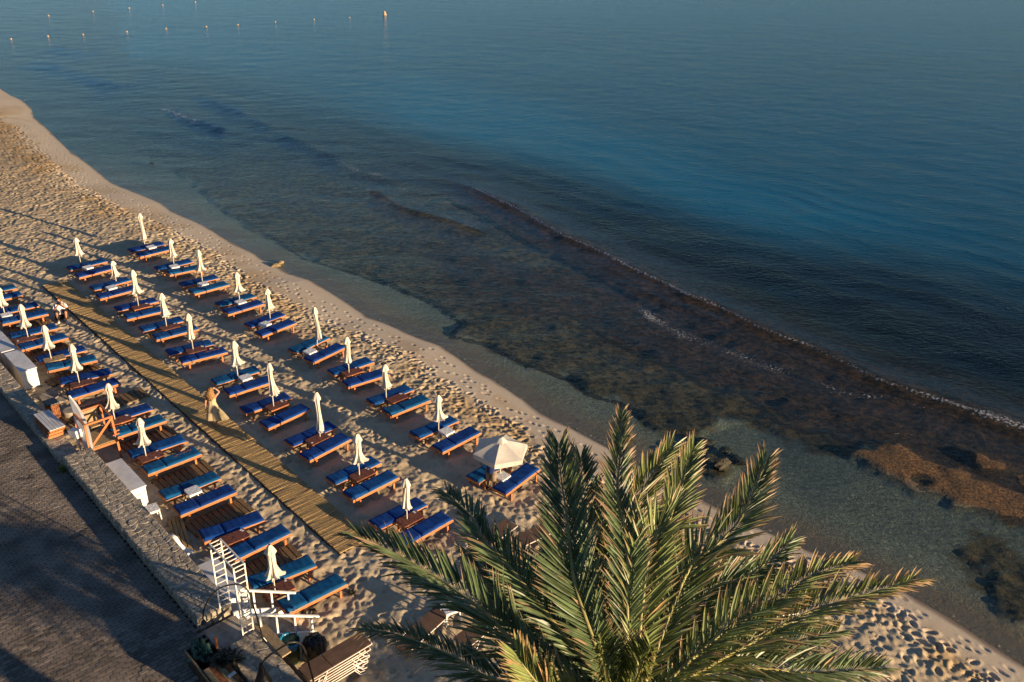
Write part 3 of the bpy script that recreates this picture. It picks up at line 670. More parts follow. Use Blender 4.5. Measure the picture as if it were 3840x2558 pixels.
# ================================================================== loungers
def copy_tree(o, parent=None):
    c = o.copy(); COL.objects.link(c); c.parent = parent
    for k in ('label', 'group'):
        pass
    for ch in list(o.children): copy_tree(ch, c)
    return c
def make_lounger(bl, wear=False):
    root = empty('sun_lounger')
    m = MB(); L, wd, z = 2.0, .66, .33
    for s in (-1, 1): m.box((0, s*(wd/2-.02), z), (L, .035, .095))
    for s in (-1, 1): m.box((s*(L/2-.02), 0, z), (.035, wd-.075, .095))
    fr = m.obj('frame', M['orange_wood'], root, bevel=.006)
    m = MB()
    for k in range(13): m.box((-.92+k*.153, 0, z+.03), (.07, wd-.08, .02))
    sl = m.obj('slats', M['orange_wood'], root); sl['kind'] = 'stuff'
    lm = MB(); lm.box((0, 0, .06), (.07, .05, .44)); leg = lm.mesh('leg', M['orange_wood'])
    for x in (-.72, .72):
        for y in (-1, 1): o = link(bpy.data.objects.new('leg', leg), root); o.location = (x, y*(wd/2+.012), 0)
    # mattress: two cushions with a soft rounded edge, a shallow crease between them
    v = []; f = []; nx, ny = 44, 14; H = .062
    me = bpy.data.meshes.new('mattress')
    def pad(x0, x1, name):
        mm = MB(); NX = 26; NY = 12
        for i in range(NX+1):
            for j in range(NY+1):
                a = i/NX; b = j/NY; x = x0+(x1-x0)*a; y = (b-.5)*.61
                e = min(a*(x1-x0), (1-a)*(x1-x0), b*.61, (1-b)*.61); h = H*(1-math.exp(-(e+.004)/.014))
                h += .006*math.sin(x*13+y*5)*math.sin(y*11+x*3)*min(1, e/.1) + .004*math.sin(x*31+wear*7)*min(1, e/.08)
                mm.v.append((x, y, .378+h))
        for i in range(NX):
            for j in range(NY):
                a = i*(NY+1)+j; mm.f.append((a, a+NY+1, a+NY+2, a+1)); mm.m.append(0)
        ring = [i*(NY+1) for i in range(NX+1)]+[NX*(NY+1)+j for j in range(1, NY+1)]+[i*(NY+1)+NY for i in range(NX-1, -1, -1)]+[j for j in range(NY-1, 0, -1)]
        b0 = len(mm.v)
        for r in ring: q = mm.v[r]; mm.v.append((q[0], q[1], .366))
        for k in range(len(ring)): mm.f.append((ring[k], b0+k, b0+(k+1) % len(ring), ring[(k+1) % len(ring)])); mm.m.append(0)
        mm.f.append(tuple(b0+k for k in range(len(ring)))); mm.m.append(0)
        return mm.obj(name, bl, root, smooth=True)
    hd = pad(-.985, -.302, 'head_cushion'); bd = pad(-.298, .985, 'mattress')
    m = MB()
    for s in (-1,): m.bar((-.97, s*.307, .374), (.97, s*.307, .374), .012, .018)
    m.obj('piping', M['piping'], bd)
    if wear:
        m = MB(); rg = random.Random(5)
        for k in range(26):
            x = rg.uniform(.12, .78); y = .10+rg.uniform(-.05, .05)+(x-.4)*.06
            m.box((x, y, .4445), (rg.uniform(.02, .09), rg.uniform(.006, .02), .006), rz=rg.uniform(-.5, .5))
        m.obj('worn_print', M['rust'], bd)
    return root
protoL = {k: make_lounger(M[k]) for k in ('blue1', 'blue2', 'blue3')}
protoL['worn'] = make_lounger(M['blue3'], True); protoL['worn2'] = make_lounger(M['blue2'], True)
usedL = set()
def lounger(A, C, B, kind, label, group, full=True, yaw=None):
    a, b, c = G(A, .39), G(B, .39), G(C, .39)
    d = (b-a).to_2d(); ya = math.atan2(d.y, d.x) if yaw is None else yaw
    u = Vector((math.cos(ya), math.sin(ya), 0)); nrm = Vector((-u.y, u.x, 0))
    if full: ctr = (a+b)/2
    else: ctr = a + u*.985
    ctr = ctr + nrm*.315
    p = protoL[kind]
    o = p if kind not in usedL else copy_tree(p); usedL.add(kind)
    o.location = (ctr.x, ctr.y, 0.0); o.rotation_euler = (nr.normal()*.004, nr.normal()*.004, ya)
    if rnd.random() < .55:
        th_ = rnd.uniform(.01, .09); 
        for ch in o.children:
            if ch.name.startswith('head_cushion'): p_ = Vector((-.3, 0, .37)); Rm = Matrix.Rotation(th_, 3, 'Y'); ch.rotation_euler = (rnd.uniform(-.01, .01), th_, rnd.uniform(-.02, .02)); ch.location = p_-Rm@p_
    tag(o, label, 'sun lounger', group); return ctr, ya
ROWS = {'s': ('seaward row', 'sun loungers in the row nearest the sea'), 'm': ('row right of the boardwalk', 'sun loungers in the middle row'), 'l': ('row along the wall', 'sun loungers in the row along the wall')}
TAB = {'s1': 'white plastic table', 's2': 'white plastic table', 's3': 'white plastic table', 's4': 'white plastic table', 's5': 'white plastic table', 's6': 'white plastic table', 's7': 'wooden table', 's8': 'wooden table', 's9': 'white plastic table', 's10': 'white plastic table',
       'm1': 'white plastic table', 'm2': 'white plastic table', 'm3': 'wooden table', 'm4': 'wooden table', 'm5': 'wooden table', 'm6': 'upturned white table', 'm7': 'wooden table', 'm8': 'wooden table', 'm9': 'wooden table', 'm10': 'wooden table',
       'l1': 'gap', 'l2': 'white plastic table', 'l3': 'wooden table', 'l4': 'pale topped table', 'l5': 'wooden table', 'l6': 'wooden table', 'l7': 'wooden table', 'l8': 'white plastic table', 'l9': 'wooden table with empty hole', 'l10': 'wooden table'}
ORD = ['first', 'second', 'third', 'fourth', 'fifth', 'sixth', 'seventh', 'eighth', 'ninth', 'tenth']
WHERE = {}
for i in range(1, 11):
    WHERE['s%d' % i] = '%s pair of the seaward row counted from the far end' % ORD[i-1] if i < 10 else 'pair under the open white parasol'
    WHERE['m%d' % i] = '%s pair right of the boardwalk counted from its far end' % ORD[i-1] if i < 10 else 'pair half behind the palm fronds'
    WHERE['l%d' % i] = '%s pair along the wall counted from the far left' % ORD[i-1] if i < 10 else 'pair beside the white stair rails'
KIND = {'s1a': 'blue3', 's1b': 'blue1', 's2a': 'blue1', 's2b': 'blue2', 's3a': 'blue1', 's3b': 'blue2', 's4a': 'blue2', 's4b': 'blue3', 's5a': 'blue3', 's5b': 'blue3', 's6a': 'blue2', 's6b': 'blue3', 's7a': 'blue1', 's7b': 'blue3', 's8a': 'blue1', 's8b': 'blue2',
        's9a': 'blue1', 's9b': 'blue3', 's10a': 'blue2', 's10b': 'blue3', 'm1a': 'blue1', 'm1b': 'blue3', 'm2a': 'blue1', 'm2b': 'blue3', 'm3a': 'blue3', 'm3b': 'blue1', 'm4a': 'blue1', 'm4b': 'blue1', 'm5a': 'blue1', 'm5b': 'worn', 'm6a': 'blue2', 'm6b': 'blue3', 'm7a': 'blue3', 'm7b': 'blue3',
        'm8a': 'blue3', 'm8b': 'blue3', 'm9a': 'blue1', 'm9b': 'blue1', 'm10a': 'blue3', 'm10b': 'blue3', 'l2b': 'blue1', 'l3a': 'blue1', 'l3b': 'blue1', 'l4a': 'blue3', 'l4b': 'blue2', 'l5a': 'blue3', 'l5b': 'blue3', 'l7a': 'blue1', 'l7b': 'worn2', 'l8a': 'blue2', 'l8b': 'blue3', 'l9a': 'blue3', 'l9b': 'blue1',
        'l10a': 'blue2', 'l10b': 'blue2', 'l6a': 'blue3', 'l6b': 'blue2', 'l1a': 'blue2', 'l1b': 'blue1', 'l2a': 'blue1'}
LD = [
    ('s1a', 1, (1185, 645), (1105, 598), (1620, 540), 1),
    ('s1b', 1, (1280, 720), (1200, 672), (1775, 600), 1),
    ('s2a', 1, (1550, 922), (1478, 875), (2060, 795), 1),
    ('s2b', 1, (1715, 985), (1665, 930), (2250, 875), 1),
    ('s3a', 5, (140, 495), (65, 455), (680, 365), 1),
    ('s3b', 5, (285, 605), (225, 550), (830, 460), 1),
    ('s4a', 5, (690, 795), (600, 740), (1225, 635), 1),
    ('s4b', 5, (805, 900), (725, 850), (1340, 740), 1),
    ('s5a', 5, (1135, 1105), (1040, 1040), (1675, 900), 1),
    ('s5b', 5, (1285, 1230), (1195, 1170), (1840, 1010), 1),
    ('s6a', 6, (230, 815), (120, 765), (755, 570), 1),
    ('s6b', 6, (490, 940), (375, 890), (965, 715), 0),
    ('s7a', 6, (795, 1135), (690, 1070), (1390, 930), 1),
    ('s7b', 6, (1010, 1300), (915, 1230), (1605, 1110), 1),
    ('s8a', 8, (1405, 280), (1280, 210), (1960, 50), 1),
    ('s8b', 8, (1635, 430), (1510, 360), (2210, 200), 1),
    ('s9a', 9, (295, 575), (160, 490), (860, 310), 1),
    ('s9b', 9, (635, 765), (490, 690), (1185, 480), 1),
    ('s10a', 9, (1165, 1220), (1000, 1120), (1560, 960), 0),
    ('s10b', 9, (1560, 1385), (1385, 1290), (2060, 1015), 1),
    ('m1a', 1, (245, 920), (190, 875), (805, 785), 1),
    ('m1b', 1, (380, 1025), (315, 970), (850, 900), 0),
    ('m2a', 1, (620, 1210), (550, 1165), (1140, 1065), 1),
    ('m2b', 1, (700, 1335), (630, 1270), (1250, 1190), 1),
    ('m3a', 4, (160, 350), (115, 290), (770, 195), 1),
    ('m3b', 4, (295, 465), (255, 400), (920, 320), 1),
    ('m4a', 4, (530, 650), (485, 590), (1155, 480), 1),
    ('m4b', 4, (730, 765), (660, 700), (1360, 600), 1),
    ('m5a', 4, (925, 995), (875, 930), (1570, 830), 1),
    ('m5b', 4, (1130, 1105), (1070, 1040), (1765, 945), 1),
    ('m6a', 7, (240, 760), (160, 690), (900, 560), 1),
    ('m6b', 7, (435, 915), (360, 845), (1030, 725), 0),
    ('m7a', 7, (680, 1185), (595, 1110), (1355, 955), 1),
    ('m7b', 7, (995, 1400), (885, 1320), (1640, 1110), 1),
    ('m8a', 8, (180, 890), (65, 810), (860, 590), 1),
    ('m8b', 8, (435, 1090), (305, 985), (1060, 760), 1),
    ('m9a', 8, (805, 1455), (675, 1360), (1505, 1110), 1),
    ('m9b', 10, (475, 700), (340, 600), (1175, 345), 1),
    ('m10a', 10, (875, 1125), (735, 1000), (1580, 760), 1),
    ('m10b', 10, (1290, 1350), (1085, 1250), (1930, 985), 1),
    ('l2b', 2, (25, 850), (10, 800), (720, 690), 1),
    ('l3a', 2, (165, 1065), (125, 1000), (855, 905), 1),
    ('l3b', 2, (310, 1230), (240, 1165), (1005, 1040), 1),
    ('l4a', 3, (570, 240), (510, 165), (1285, 50), 1),
    ('l4b', 3, (690, 365), (620, 280), (1435, 195), 1),
    ('l5a', 3, (885, 570), (850, 500), (1660, 395), 1),
    ('l5b', 3, (1060, 760), (945, 670), (1755, 545), 1),
    ('l7a', 11, (375, 1070), (305, 935), (1180, 800), 1),
    ('l7b', 11, (600, 1290), (510, 1180), (1405, 985), 1),
    ('l8a', 12, (280, 505), (165, 390), (1100, 170), 1),
    ('l8b', 12, (490, 720), (350, 585), (1335, 370), 1),
    ('l9a', 12, (850, 1110), (800, 1000), (1780, 770), 0),
    ('l9b', 12, (1300, 1380), (1150, 1230), (2045, 1015), 0),
    ('l10a', 13, (980, 850), (890, 725), (1915, 480), 1),
    ('l10b', 13, (1480, 1190), (1200, 1070), (2250, 800), 0),
]

PAIRYAW = {}; CTR = {}
for n_, t_, A, C, B, full in LD:
    pr, sd_ = n_[:-1], n_[-1]
    side = 'far' if sd_ == 'a' else 'near'
    i_ = int(pr[1:]); nth = ORD[i_-1]
    lab = 'blue lounger, %s side of the %s pair from the far end, %s' % (side, nth, {'s': 'seaward row', 'm': 'row right of boardwalk', 'l': 'wall row'}[pr[0]])
    if pr in ('l9', 'm10', 's9', 'l8'): lab = 'blue lounger on the %s side of the %s' % (side, {'l9': 'table with the empty parasol hole', 'm10': 'wooden table beside the palm fronds', 's9': 'white table just left of the open parasol', 'l8': 'white plastic table without parasol, wall row'}[pr])
    if pr == 'l10': lab = 'blue lounger, %s side of the pair beside the white stair rails' % side
    if pr == 's10': lab = 'blue lounger %s, pair by the palm' % ('half hidden by the man and the open parasol' if sd_ == 'a' else 'on the near side of the open white parasol')
    if n_ == 'l2b': lab = 'blue lounger whose sea end the photographer sits beside'
    if n_ == 'm5b': lab = 'dark blue lounger with worn orange print on its foot end, middle row'
    if n_ == 'l7b': lab = 'blue lounger with worn orange print beside the white chest'
    ct, ya = lounger(tp(t_, *A), tp(t_, *C), tp(t_, *B), KIND[n_], lab, ROWS[n_[0]][1], full == 1)
    PAIRYAW.setdefault(pr, []).append(ya); CTR.setdefault(pr, []).append(ct)
def byB(n_, Bp, ya, lab):
    b = G(Bp, .39); u = Vector((math.cos(ya), math.sin(ya), 0)); ctr = b-u*.985+Vector((-u.y, u.x, 0))*.315
    kind = KIND[n_]; o = copy_tree(protoL[kind]); o.location = (ctr.x, ctr.y, 0); o.rotation_euler = (0, 0, ya); tag(o, lab, 'sun lounger', ROWS['l'][1])
    PAIRYAW.setdefault(n_[:-1], []).append(ya); CTR.setdefault(n_[:-1], []).append(ctr)
byB('l1a', tp(2, 245, 315), R(40), 'blue lounger end entering at the left edge, topmost of the wall row')
byB('l1b', tp(2, 330, 420), R(40), 'blue lounger cut by the left edge, just above the leftmost parasol')
byB('l2a', tp(2, 575, 578), R(40), 'blue lounger behind the leftmost white plastic table and parasol')
byB('l6a', tp(11, 680, 335), R(41), 'blue lounger behind the wooden lifeguard stand, far side of its table')
byB('l6b', tp(11, 875, 500), R(42), 'blue lounger half behind the lifeguard stand post, near side of its table')
# ================================================================== tables
def wood_table(mat, hole=False):
    root = empty('wooden_table')
    m = MB(); L, wd, z = .84, .50, .46
    # rounded rectangular top
    pts = []
    for cx_, cy_, a0 in ((L/2-.06, wd/2-.06, 0), (-L/2+.06, wd/2-.06, 90), (-L/2+.06, -wd/2+.06, 180), (L/2-.06, -wd/2+.06, 270)):
        for k in range(4): a = R(a0+k*30); pts.append((cx_+.06*math.cos(a), cy_+.06*math.sin(a)))
    m.prism(pts, z-.03, z, inset=.006); top = m.obj('table_top', mat, root)
    m = MB()
    for s in (-1, 1): m.box((0, s*(wd/2-.03), z-.075), (L-.04, .03, .088)); m.box((s*(L/2-.03), 0, z-.075), (.03, wd-.1, .088))
    m.obj('apron', M['orange_wood'], root)
    m = MB(); m.box((0, 0, .14), (.05, .05, .42)); lg = m.mesh('leg', M['orange_wood'])
    for x in (-1, 1):
        for y in (-1, 1): o = link(bpy.data.objects.new('leg', lg), root); o.location = (x*(L/2-.07), y*(wd/2-.07), 0)
    m = MB(); m.tube([(-.04, 0, z-.005), (-.04, 0, z+.004)], .035, 14); hh = m.obj('parasol_hole', M['black'], top)
    return root
wt1 = wood_table(M['table_wood']); wt2 = wood_table(M['pale_wood'])
tagm = MB(); tagm.box((0, 0, .465), (.075, .055, .006)); tagme = tagm.mesh('number_tag', M['white_plastic'])
t_first = [True]
def place_wtable(pts, ya, label, pale=False, tagpos=None):
    c = sum((G(p, .46) for p in pts), Vector())/len(pts)
    o = wt2 if pale else (wt1 if t_first[0] else copy_tree(wt1))
    if not pale: t_first[0] = False
    o.location = (c.x, c.y, 0); o.rotation_euler = (0, 0, ya); tag(o, label, 'table', 'wooden tables between the loungers')
    if tagpos is not None:
        g = link(bpy.data.objects.new('number_tag', tagme), o); g.location = (tagpos[0], tagpos[1], 0); g.rotation_euler = (0, 0, .2)
    return c
WT = {'s7': (6, [(890, 1090), (990, 1165), (1225, 1040), (1130, 995)]), 's8': (8, [(1565, 190), (1640, 255), (1875, 145), (1790, 75)]), 'm3': (4, [(355, 285), (410, 320), (655, 255), (600, 210)]),
      'm4': (4, [(770, 585), (845, 635), (1080, 550), (1010, 505)]), 'm5': (4, [(1155, 925), (1215, 970), (1480, 880), (1410, 840)]), 'm7': (7, [(950, 1085), (1050, 1145), (1305, 1010), (1220, 970)]),
      'm8': (8, [(360, 785), (465, 855), (740, 730), (640, 675)]), 'm9': (8, [(1010, 1300), (1135, 1400), (1410, 1265), (1290, 1175)]), 'm10': (10, [(1115, 985), (1250, 1085), (1530, 935), (1400, 820)]),
      'l3': (2, [(205, 1085), (270, 1130), (550, 1045), (480, 990)]), 'l4': (3, [(615, 185), (690, 240), (975, 165), (920, 105)]), 'l5': (3, [(1015, 545), (1095, 610), (1390, 515), (1320, 450)]),
      'l6': (3, [(1560, 1080), (1640, 1160), (1945, 1070), (1890, 985)]), 'l7': (11, [(440, 1045), (515, 1125), (850, 1000), (795, 915)]), 'l9': (12, [(1050, 1060), (1170, 1180), (1520, 1000), (1420, 895)]),
      'l10': (13, [(1095, 840), (1230, 930), (1585, 810), (1500, 680)])}
DESC = {'s7': 'dark wooden table in the seaward row, nearer than the last white plastic tables', 's8': 'wooden table with a small ring mark, parasol standing at its left end', 'm3': 'farthest wooden table in the row right of the boardwalk',
        'm4': 'second farthest wooden table right of the boardwalk', 'm5': 'wooden table beside the lounger with worn print, right of the boardwalk', 'm7': 'wooden table just right of the woman, parasol canopy hanging loose above it',
        'm8': 'wooden table with white tag at its left end, right of the boardwalk', 'm9': 'wooden table in the last but one pair before the palm fronds', 'm10': 'wooden table right beside the palm fronds',
        'l3': 'dark wooden table by the wall, level with the first white chest', 'l4': 'table with a bare pale top between two loungers by the wall', 'l5': 'wooden table beyond the lifeguard stand, brown top with orange edge',
        'l6': 'wooden table directly behind the lifeguard stand post', 'l7': 'wooden table beside the lounger with worn print near the long white chest', 'l9': 'wooden table without parasol, its round hole open', 'l10': 'wooden table behind the white stair rail'}
TAGP = {'m3': (.33, .12), 'm5': (.33, .12), 's7': (.3, .2), 's8': (.33, .16), 'm7': (.28, .1), 'm8': (-.33, -.1), 'm9': (.33, .1), 'm10': (.3, .14), 'l3': (-.33, 0), 'l6': (.33, .14), 'l7': (.1, -.18), 'l9': (.33, .13)}
TC = {}
for k, (t_, c) in WT.items():
    TC[k] = place_wtable([tp(t_, *p) for p in c], sum(PAIRYAW[k])/len(PAIRYAW[k]), DESC[k], k == 'l4', TAGP.get(k))
def plastic_table():
    root = empty('plastic_table'); m = MB(); s = .235; z = .50
    pts = []
    for cx_, cy_, a0 in ((s-.06, s-.06, 0), (-s+.06, s-.06, 90), (-s+.06, -s+.06, 180), (s-.06, -s+.06, 270)):
        for k in range(4): a = R(a0+k*30); pts.append((cx_+.06*math.cos(a), cy_+.06*math.sin(a)))
    m.prism(pts, z-.05, z, inset=.012)
    for x, y in ((-.12, -.12), (.12, -.12), (-.12, .12), (.12, .12), (0, 0)): m.tube([(x, y, z-.001), (x, y, z+.008)], [.022, .018], 8)
    m.obj('table_top', M['white_plastic'], root)
    for x in (-1, 1):
        for y in (-1, 1):
            m = MB(); m.bar((x*(s-.035), y*(s-.035), z-.02), (x*(s-.005), y*(s-.005), -.05), .05, .035); m.obj('leg', M['white_plastic'], root)
    m = MB()
    for s2 in (-1, 1): m.box((0, s2*(s-.02), z-.06), (.34, .012, .05)); m.box((s2*(s-.02), 0, z-.06), (.012, .34, .05))
    m.obj('rim', M['white_plastic'], root)
    return root
pt = plastic_table(); p_first = [True]
def place_pt(px, ya, label, z=0, group='white plastic tables'):
    c = G(px, .50+z); o = pt if p_first[0] else copy_tree(pt); p_first[0] = False
    o.location = (c.x, c.y, z); o.rotation_euler = (0, 0, ya); tag(o, label, 'table', group); return c
PTS = [('s1', (1, 1435, 565), 'white plastic table at the farthest pair nearest the sea, beside the tallest parasol'), ('s2', (1, 1775, 850), 'white plastic table, second of the seaward row from the far end'), ('s3', (5, 435, 440), 'white plastic table, third of the seaward row from the far end'),
       ('s4', (5, 985, 705), 'white plastic table, fourth of the seaward row, parasol pole through it'), ('s5', (5, 1345, 1030), 'white plastic table left of a parasol pole, fifth of the seaward row'), ('s6', (6, 440, 765), 'white plastic table left of the slim loosely furled parasol'),
       ('s9', (9, 685, 450), 'white plastic table in the pair just left of the open parasol'), ('s10', (9, 1500, 1110), 'white plastic table under the open parasol beside the man'), ('m1', (1, 505, 865), 'white plastic table near the far end of the boardwalk'),
       ('m2', (1, 850, 1160), 'white plastic table left of its parasol, second pair right of the boardwalk'), ('l2', (2, 88, 700), 'white plastic table at the left edge under the leftmost parasol'), ('l8', (12, 680, 345), 'white plastic table without parasol by the wall')]
for k, q, lab in PTS: TC[k] = place_pt(tp(*q), sum(PAIRYAW[k])/len(PAIRYAW[k]), lab)
TC['m6'] = place_pt(tp(7, 665, 640), R(42), 'white plastic table right of its parasol pole, near the walking woman')
place_pt(tp(12, 60, 610), R(38), 'white plastic table pushed against the end of the long white chest', .1)
# ================================================================== closed parasols
def furled(H, zb, flare, slim, seed, lean=0.0, cap=True):
    rg = random.Random(seed); root = empty('closed_parasol')
    m = MB(); m.tube([(0, 0, -.25), (0, 0, H-.05)], .021, 8); m.obj('pole', M['pole'], root, smooth=True)
    v = MB(); NT = 54; NZ = 30; ph = [rg.uniform(0, 6.28) for _ in range(6)]
    for i in range(NZ+1):
        s = i/NZ; z = H-.02-(H-.02-zb)*s
        if s < .12: r = .05+.05*s/.12
        elif s < .62: r = .105-.012*math.sin((s-.12)/.5*3.14)
        else: r = .10+(flare)*((s-.62)/.38)**1.4
        r *= .86*(1-slim*.2)
        for k in range(NT):
            th = 2*math.pi*k/NT
            fold = .34*math.cos(6*th+ph[0]+1.1*s)+.24*math.cos(13*th+ph[1]-2*s)+.08*math.cos(3*th+ph[2])+.10*math.cos(19*th+ph[4]+3*s)
            amp = .45+.75*s
            dz = (0.0 if s < .9 else (.05+.03*flare/.1)*math.cos(6*th+ph[0]+1.1)*(s-.9)/.1) + (.04*math.cos(th+ph[3])*s if s > .5 else 0)
            side = 1+ .55*flare/.12*max(0, s-.62)*math.cos(th-5.6)
            rr = r*(1+fold*amp)*side*(1+.06*math.sin(9*s+ph[4]))
            off = lean*s*.08
            v.v.append((rr*math.cos(th)+off+.012*math.sin(5*s+ph[5]), rr*math.sin(th)-off, z+dz))
    for i in range(NZ):
        for k in range(NT): a = i*NT+k; b = i*NT+(k+1) % NT; v.f.append((a, a+NT, b+NT, b)); v.m.append(0)
    v.f.append(tuple(range(NT))); v.m.append(0)
    cn = v.obj('canopy', M['canvas'], root, smooth=True)
    if cap:      # the small wind vent hanging like a cape over the top
        v = MB(); NT = 24
        for i in range(6):
            s = i/5
            for k in range(NT):
                th = 2*math.pi*k/NT; rr = (.028+.115*s**.7)*(1+.22*s*math.cos(6*th+ph[1])+.10*s*math.cos(2*th+ph[2])); v.v.append((rr*math.cos(th), rr*math.sin(th), H+.015-.30*s**1.2+.03*s*math.cos(6*th+ph[1])))
        for i in range(5):
            for k in range(NT): a = i*NT+k; b = i*NT+(k+1) % NT; v.f.append((a, a+NT, b+NT, b)); v.m.append(0)
        v.obj('vent_flap', M['canvas'], cn, smooth=True)
        m = MB(); m.tube([(0, 0, H-.02), (0, 0, H+.03)], .03, 8); m.obj('finial', M['black'], root)
    return root
PU = {'A': furled(2.2, 1.02, .10, 0, 1), 'B': furled(2.2, 1.06, .13, 0, 2), 'C': furled(2.2, 1.0, .05, .3, 3), 'D': furled(2.2, .95, .09, .2, 4, 1), 'S': furled(2.2, .70, .03, .6, 6, 1)}
usedP = set()
VAR = {'s1': 'S', 's6': 'S', 's7': 'C', 's5': 'A', 's4': 'B', 's8': 'A', 's9': 'B', 's2': 'A', 's3': 'B', 'm1': 'A', 'm2': 'A', 'm3': 'B', 'm4': 'A', 'm5': 'C', 'm6': 'B', 'm7': 'D', 'm8': 'S', 'm9': 'B', 'm10': 'C', 'l3': 'B', 'l4': 'B', 'l5': 'B', 'l6': 'B', 'l7': 'B', 'l10': 'B', 'l2': 'B'}
UL = [('s1', (1, 1290, 75), (1, 1360, 630), 0), ('s2', (1, 1670, 455), (1, 1773, 825), .42), ('s3', (1, 2085, 610), (5, 430, 425), .42), ('s4', (5, 905, 275), (5, 975, 695), .42), ('s5', (5, 1360, 515), (5, 1437, 1075), 0), ('s6', (6, 480, 120), (6, 560, 800), 0),
      ('s7', (6, 985, 560), (6, 1015, 1095), .42), ('s8', (6, 1515, 965), (8, 1568, 300), 0), ('s9', (8, 2240, 120), (9, 570, 600), 0), ('m1', (1, 315, 435), (1, 420, 895), 0), ('m2', (1, 860, 775), (1, 945, 1190), 0),
      ('m3', (1, 1190, 910), (4, 470, 270), .42), ('m4', (4, 820, 75), (4, 882, 570), .42), ('m5', (4, 1245, 375), (4, 1272, 910), .42), ('m6', (7, 495, 110), (7, 575, 770), 0), ('m7', (7, 995, 435), (7, 1083, 1080), .42), ('m8', (8, 500, 80), (8, 590, 745), .42),
      ('m9', (8, 1120, 695), (8, 1168, 1310), .42), ('m10', (10, 1280, 370), (10, 1280, 975), .42), ('l3', (2, 290, 550), (2, 415, 1045), .42), ('l4', (2, 625, 860), (3, 755, 185), .42), ('l5', (3, 1125, -35), (3, 1168, 540), .42), ('l6', (3, 1610, 540), (3, 1690, 1080), .42),
      ('l7', (11, 485, 460), (11, 580, 1030), .42), ('l10', (13, 1235, 170), (13, 1300, 855), .42), ('l2', (2, -25, 300), (2, 70, 695), .42)]
UDESC = {'s1': 'tallest slim closed parasol, at the far end beside the sea', 's6': 'slim closed parasol with canvas slipping far down its pole, seaward row', 's7': 'straight closed parasol through the first wooden table of the seaward row', 's8': 'wide closed parasol standing left of the table with the ring mark',
         's9': 'closed parasol just left of the open one', 'm1': 'closed parasol near the far end of the boardwalk', 'm7': 'untidy closed parasol with ragged canvas just right of the woman', 'm8': 'long slim closed parasol through the table with the left tag',
         'm10': 'closed parasol nearest the palm fronds', 'l10': 'closed parasol behind the white stair rail', 'l2': 'leftmost closed parasol, cut by the left edge', 'l6': 'closed parasol just behind the wooden lifeguard stand', 'l5': 'closed parasol beyond the lifeguard stand, through the brown wall row table',
         'l4': 'closed parasol through the pale topped table', 'l3': 'closed parasol through the dark table nearest the photographer', 'l7': 'closed parasol between lifeguard stand and long white chest'}
for k, a, b, z in UL:
    base = G(tp(*b), z); H = topz(base, tp(*a))
    v_ = VAR[k]; o = PU[v_] if v_ not in usedP else copy_tree(PU[v_]); usedP.add(v_)
    o.location = (base.x, base.y, 0); o.scale = (1, 1, H/2.215) if v_ != 'S' else (1.0, 1.0, H/2.215); o.rotation_euler = (0, 0, nr.uniform(-.5, .5))
    tag(o, UDESC.get(k, 'closed cream parasol, %s from the far end in the %s' % (ORD[int(k[1:])-1], {'s': 'seaward row', 'm': 'row right of the boardwalk', 'l': 'wall row'}[k[0]])), 'parasol', 'closed cream parasols')
# ================================================================== open parasol
ab = G(tp(9, 1470, 1100), .42); zt_ = topz(ab, tp(9, 1487, 575))
op = empty('open_parasol', (ab.x, ab.y, 0), 0, 'only open parasol, white with six panels, above the man', 'parasol')
m = MB(); m.tube([(0, 0, -.2), (0, 0, zt_)], .024, 10); m.obj('pole', M['pole'], op, smooth=True)
zc = zt_-.50; corners = []
for q in [(1575, 440), (1882, 600), (1835, 868), (1400, 965), (1092, 745), (1190, 512)]:
    c = G(tp(9, *q), zc); corners.append(Vector((c.x-ab.x, c.y-ab.y, 0)))

rad = 1.0; a0 = math.atan2(corners[3].y, corners[3].x)
corn = [Vector((rad*math.cos(a0+k*math.pi/3), rad*math.sin(a0+k*math.pi/3), 0)) for k in range(6)]
v = MB(); NS = 10; NA = 8
apex = Vector((0, 0, zt_-.02))
ringprev = None
for i in range(NS+1):
    s = i/NS
    for k in range(6):
        for j in range(NA):
            f = j/NA; p = corn[k].lerp(corn[(k+1) % 6], f)*s
            sag = -.05*math.sin(math.pi*f)*s*math.sin(math.pi*min(1, s*1.0)*.9) ; pull = 1-.035*math.sin(math.pi*f)*s
            v.v.append((p.x*pull, p.y*pull, apex.z-.40*s**1.12+sag))
nr_ = 6*NA
for i in range(NS):
    for k in range(nr_): a = i*nr_+k; b = i*nr_+(k+1) % nr_; v.f.append((a, a+nr_, b+nr_, b)); v.m.append(0)
b0 = len(v.v)
for k in range(nr_):
    q = v.v[NS*nr_+k]; f = (k % NA)/NA; v.v.append((q[0]*1.0, q[1]*1.0, q[2]-.17-.02*math.sin(math.pi*f)))
for k in range(nr_): v.f.append((NS*nr_+k, b0+k, b0+(k+1) % nr_, NS*nr_+(k+1) % nr_)); v.m.append(0)
cn = v.obj('canopy', M['canvas_open'], op, smooth=False)
v = MB(); rg = random.Random(9)
for i in range(5):
    s = i/4
    for k in range(24):
        th = 2*math.pi*k/24; rr = (.04+.17*s)*(1+.10*math.cos(6*th+1)+.07*math.cos(5*th)); v.v.append((rr*math.cos(th), rr*math.sin(th), zt_+.07-.10*s-.06*s*s+.025*s*math.cos(7*th)))
for i in range(4):
    for k in range(24): a = i*24+k; b = i*24+(k+1) % 24; v.f.append((a, a+24, b+24, b)); v.m.append(0)
v.obj('vent_flap', M['canvas_open'], cn, smooth=True)
for k in range(6):
    m = MB(); e = corn[k]*.99; m.bar((0, 0, zt_-.07), (e.x, e.y, zt_-.46), .018, .012); m.obj('rib', M['pole'], op)
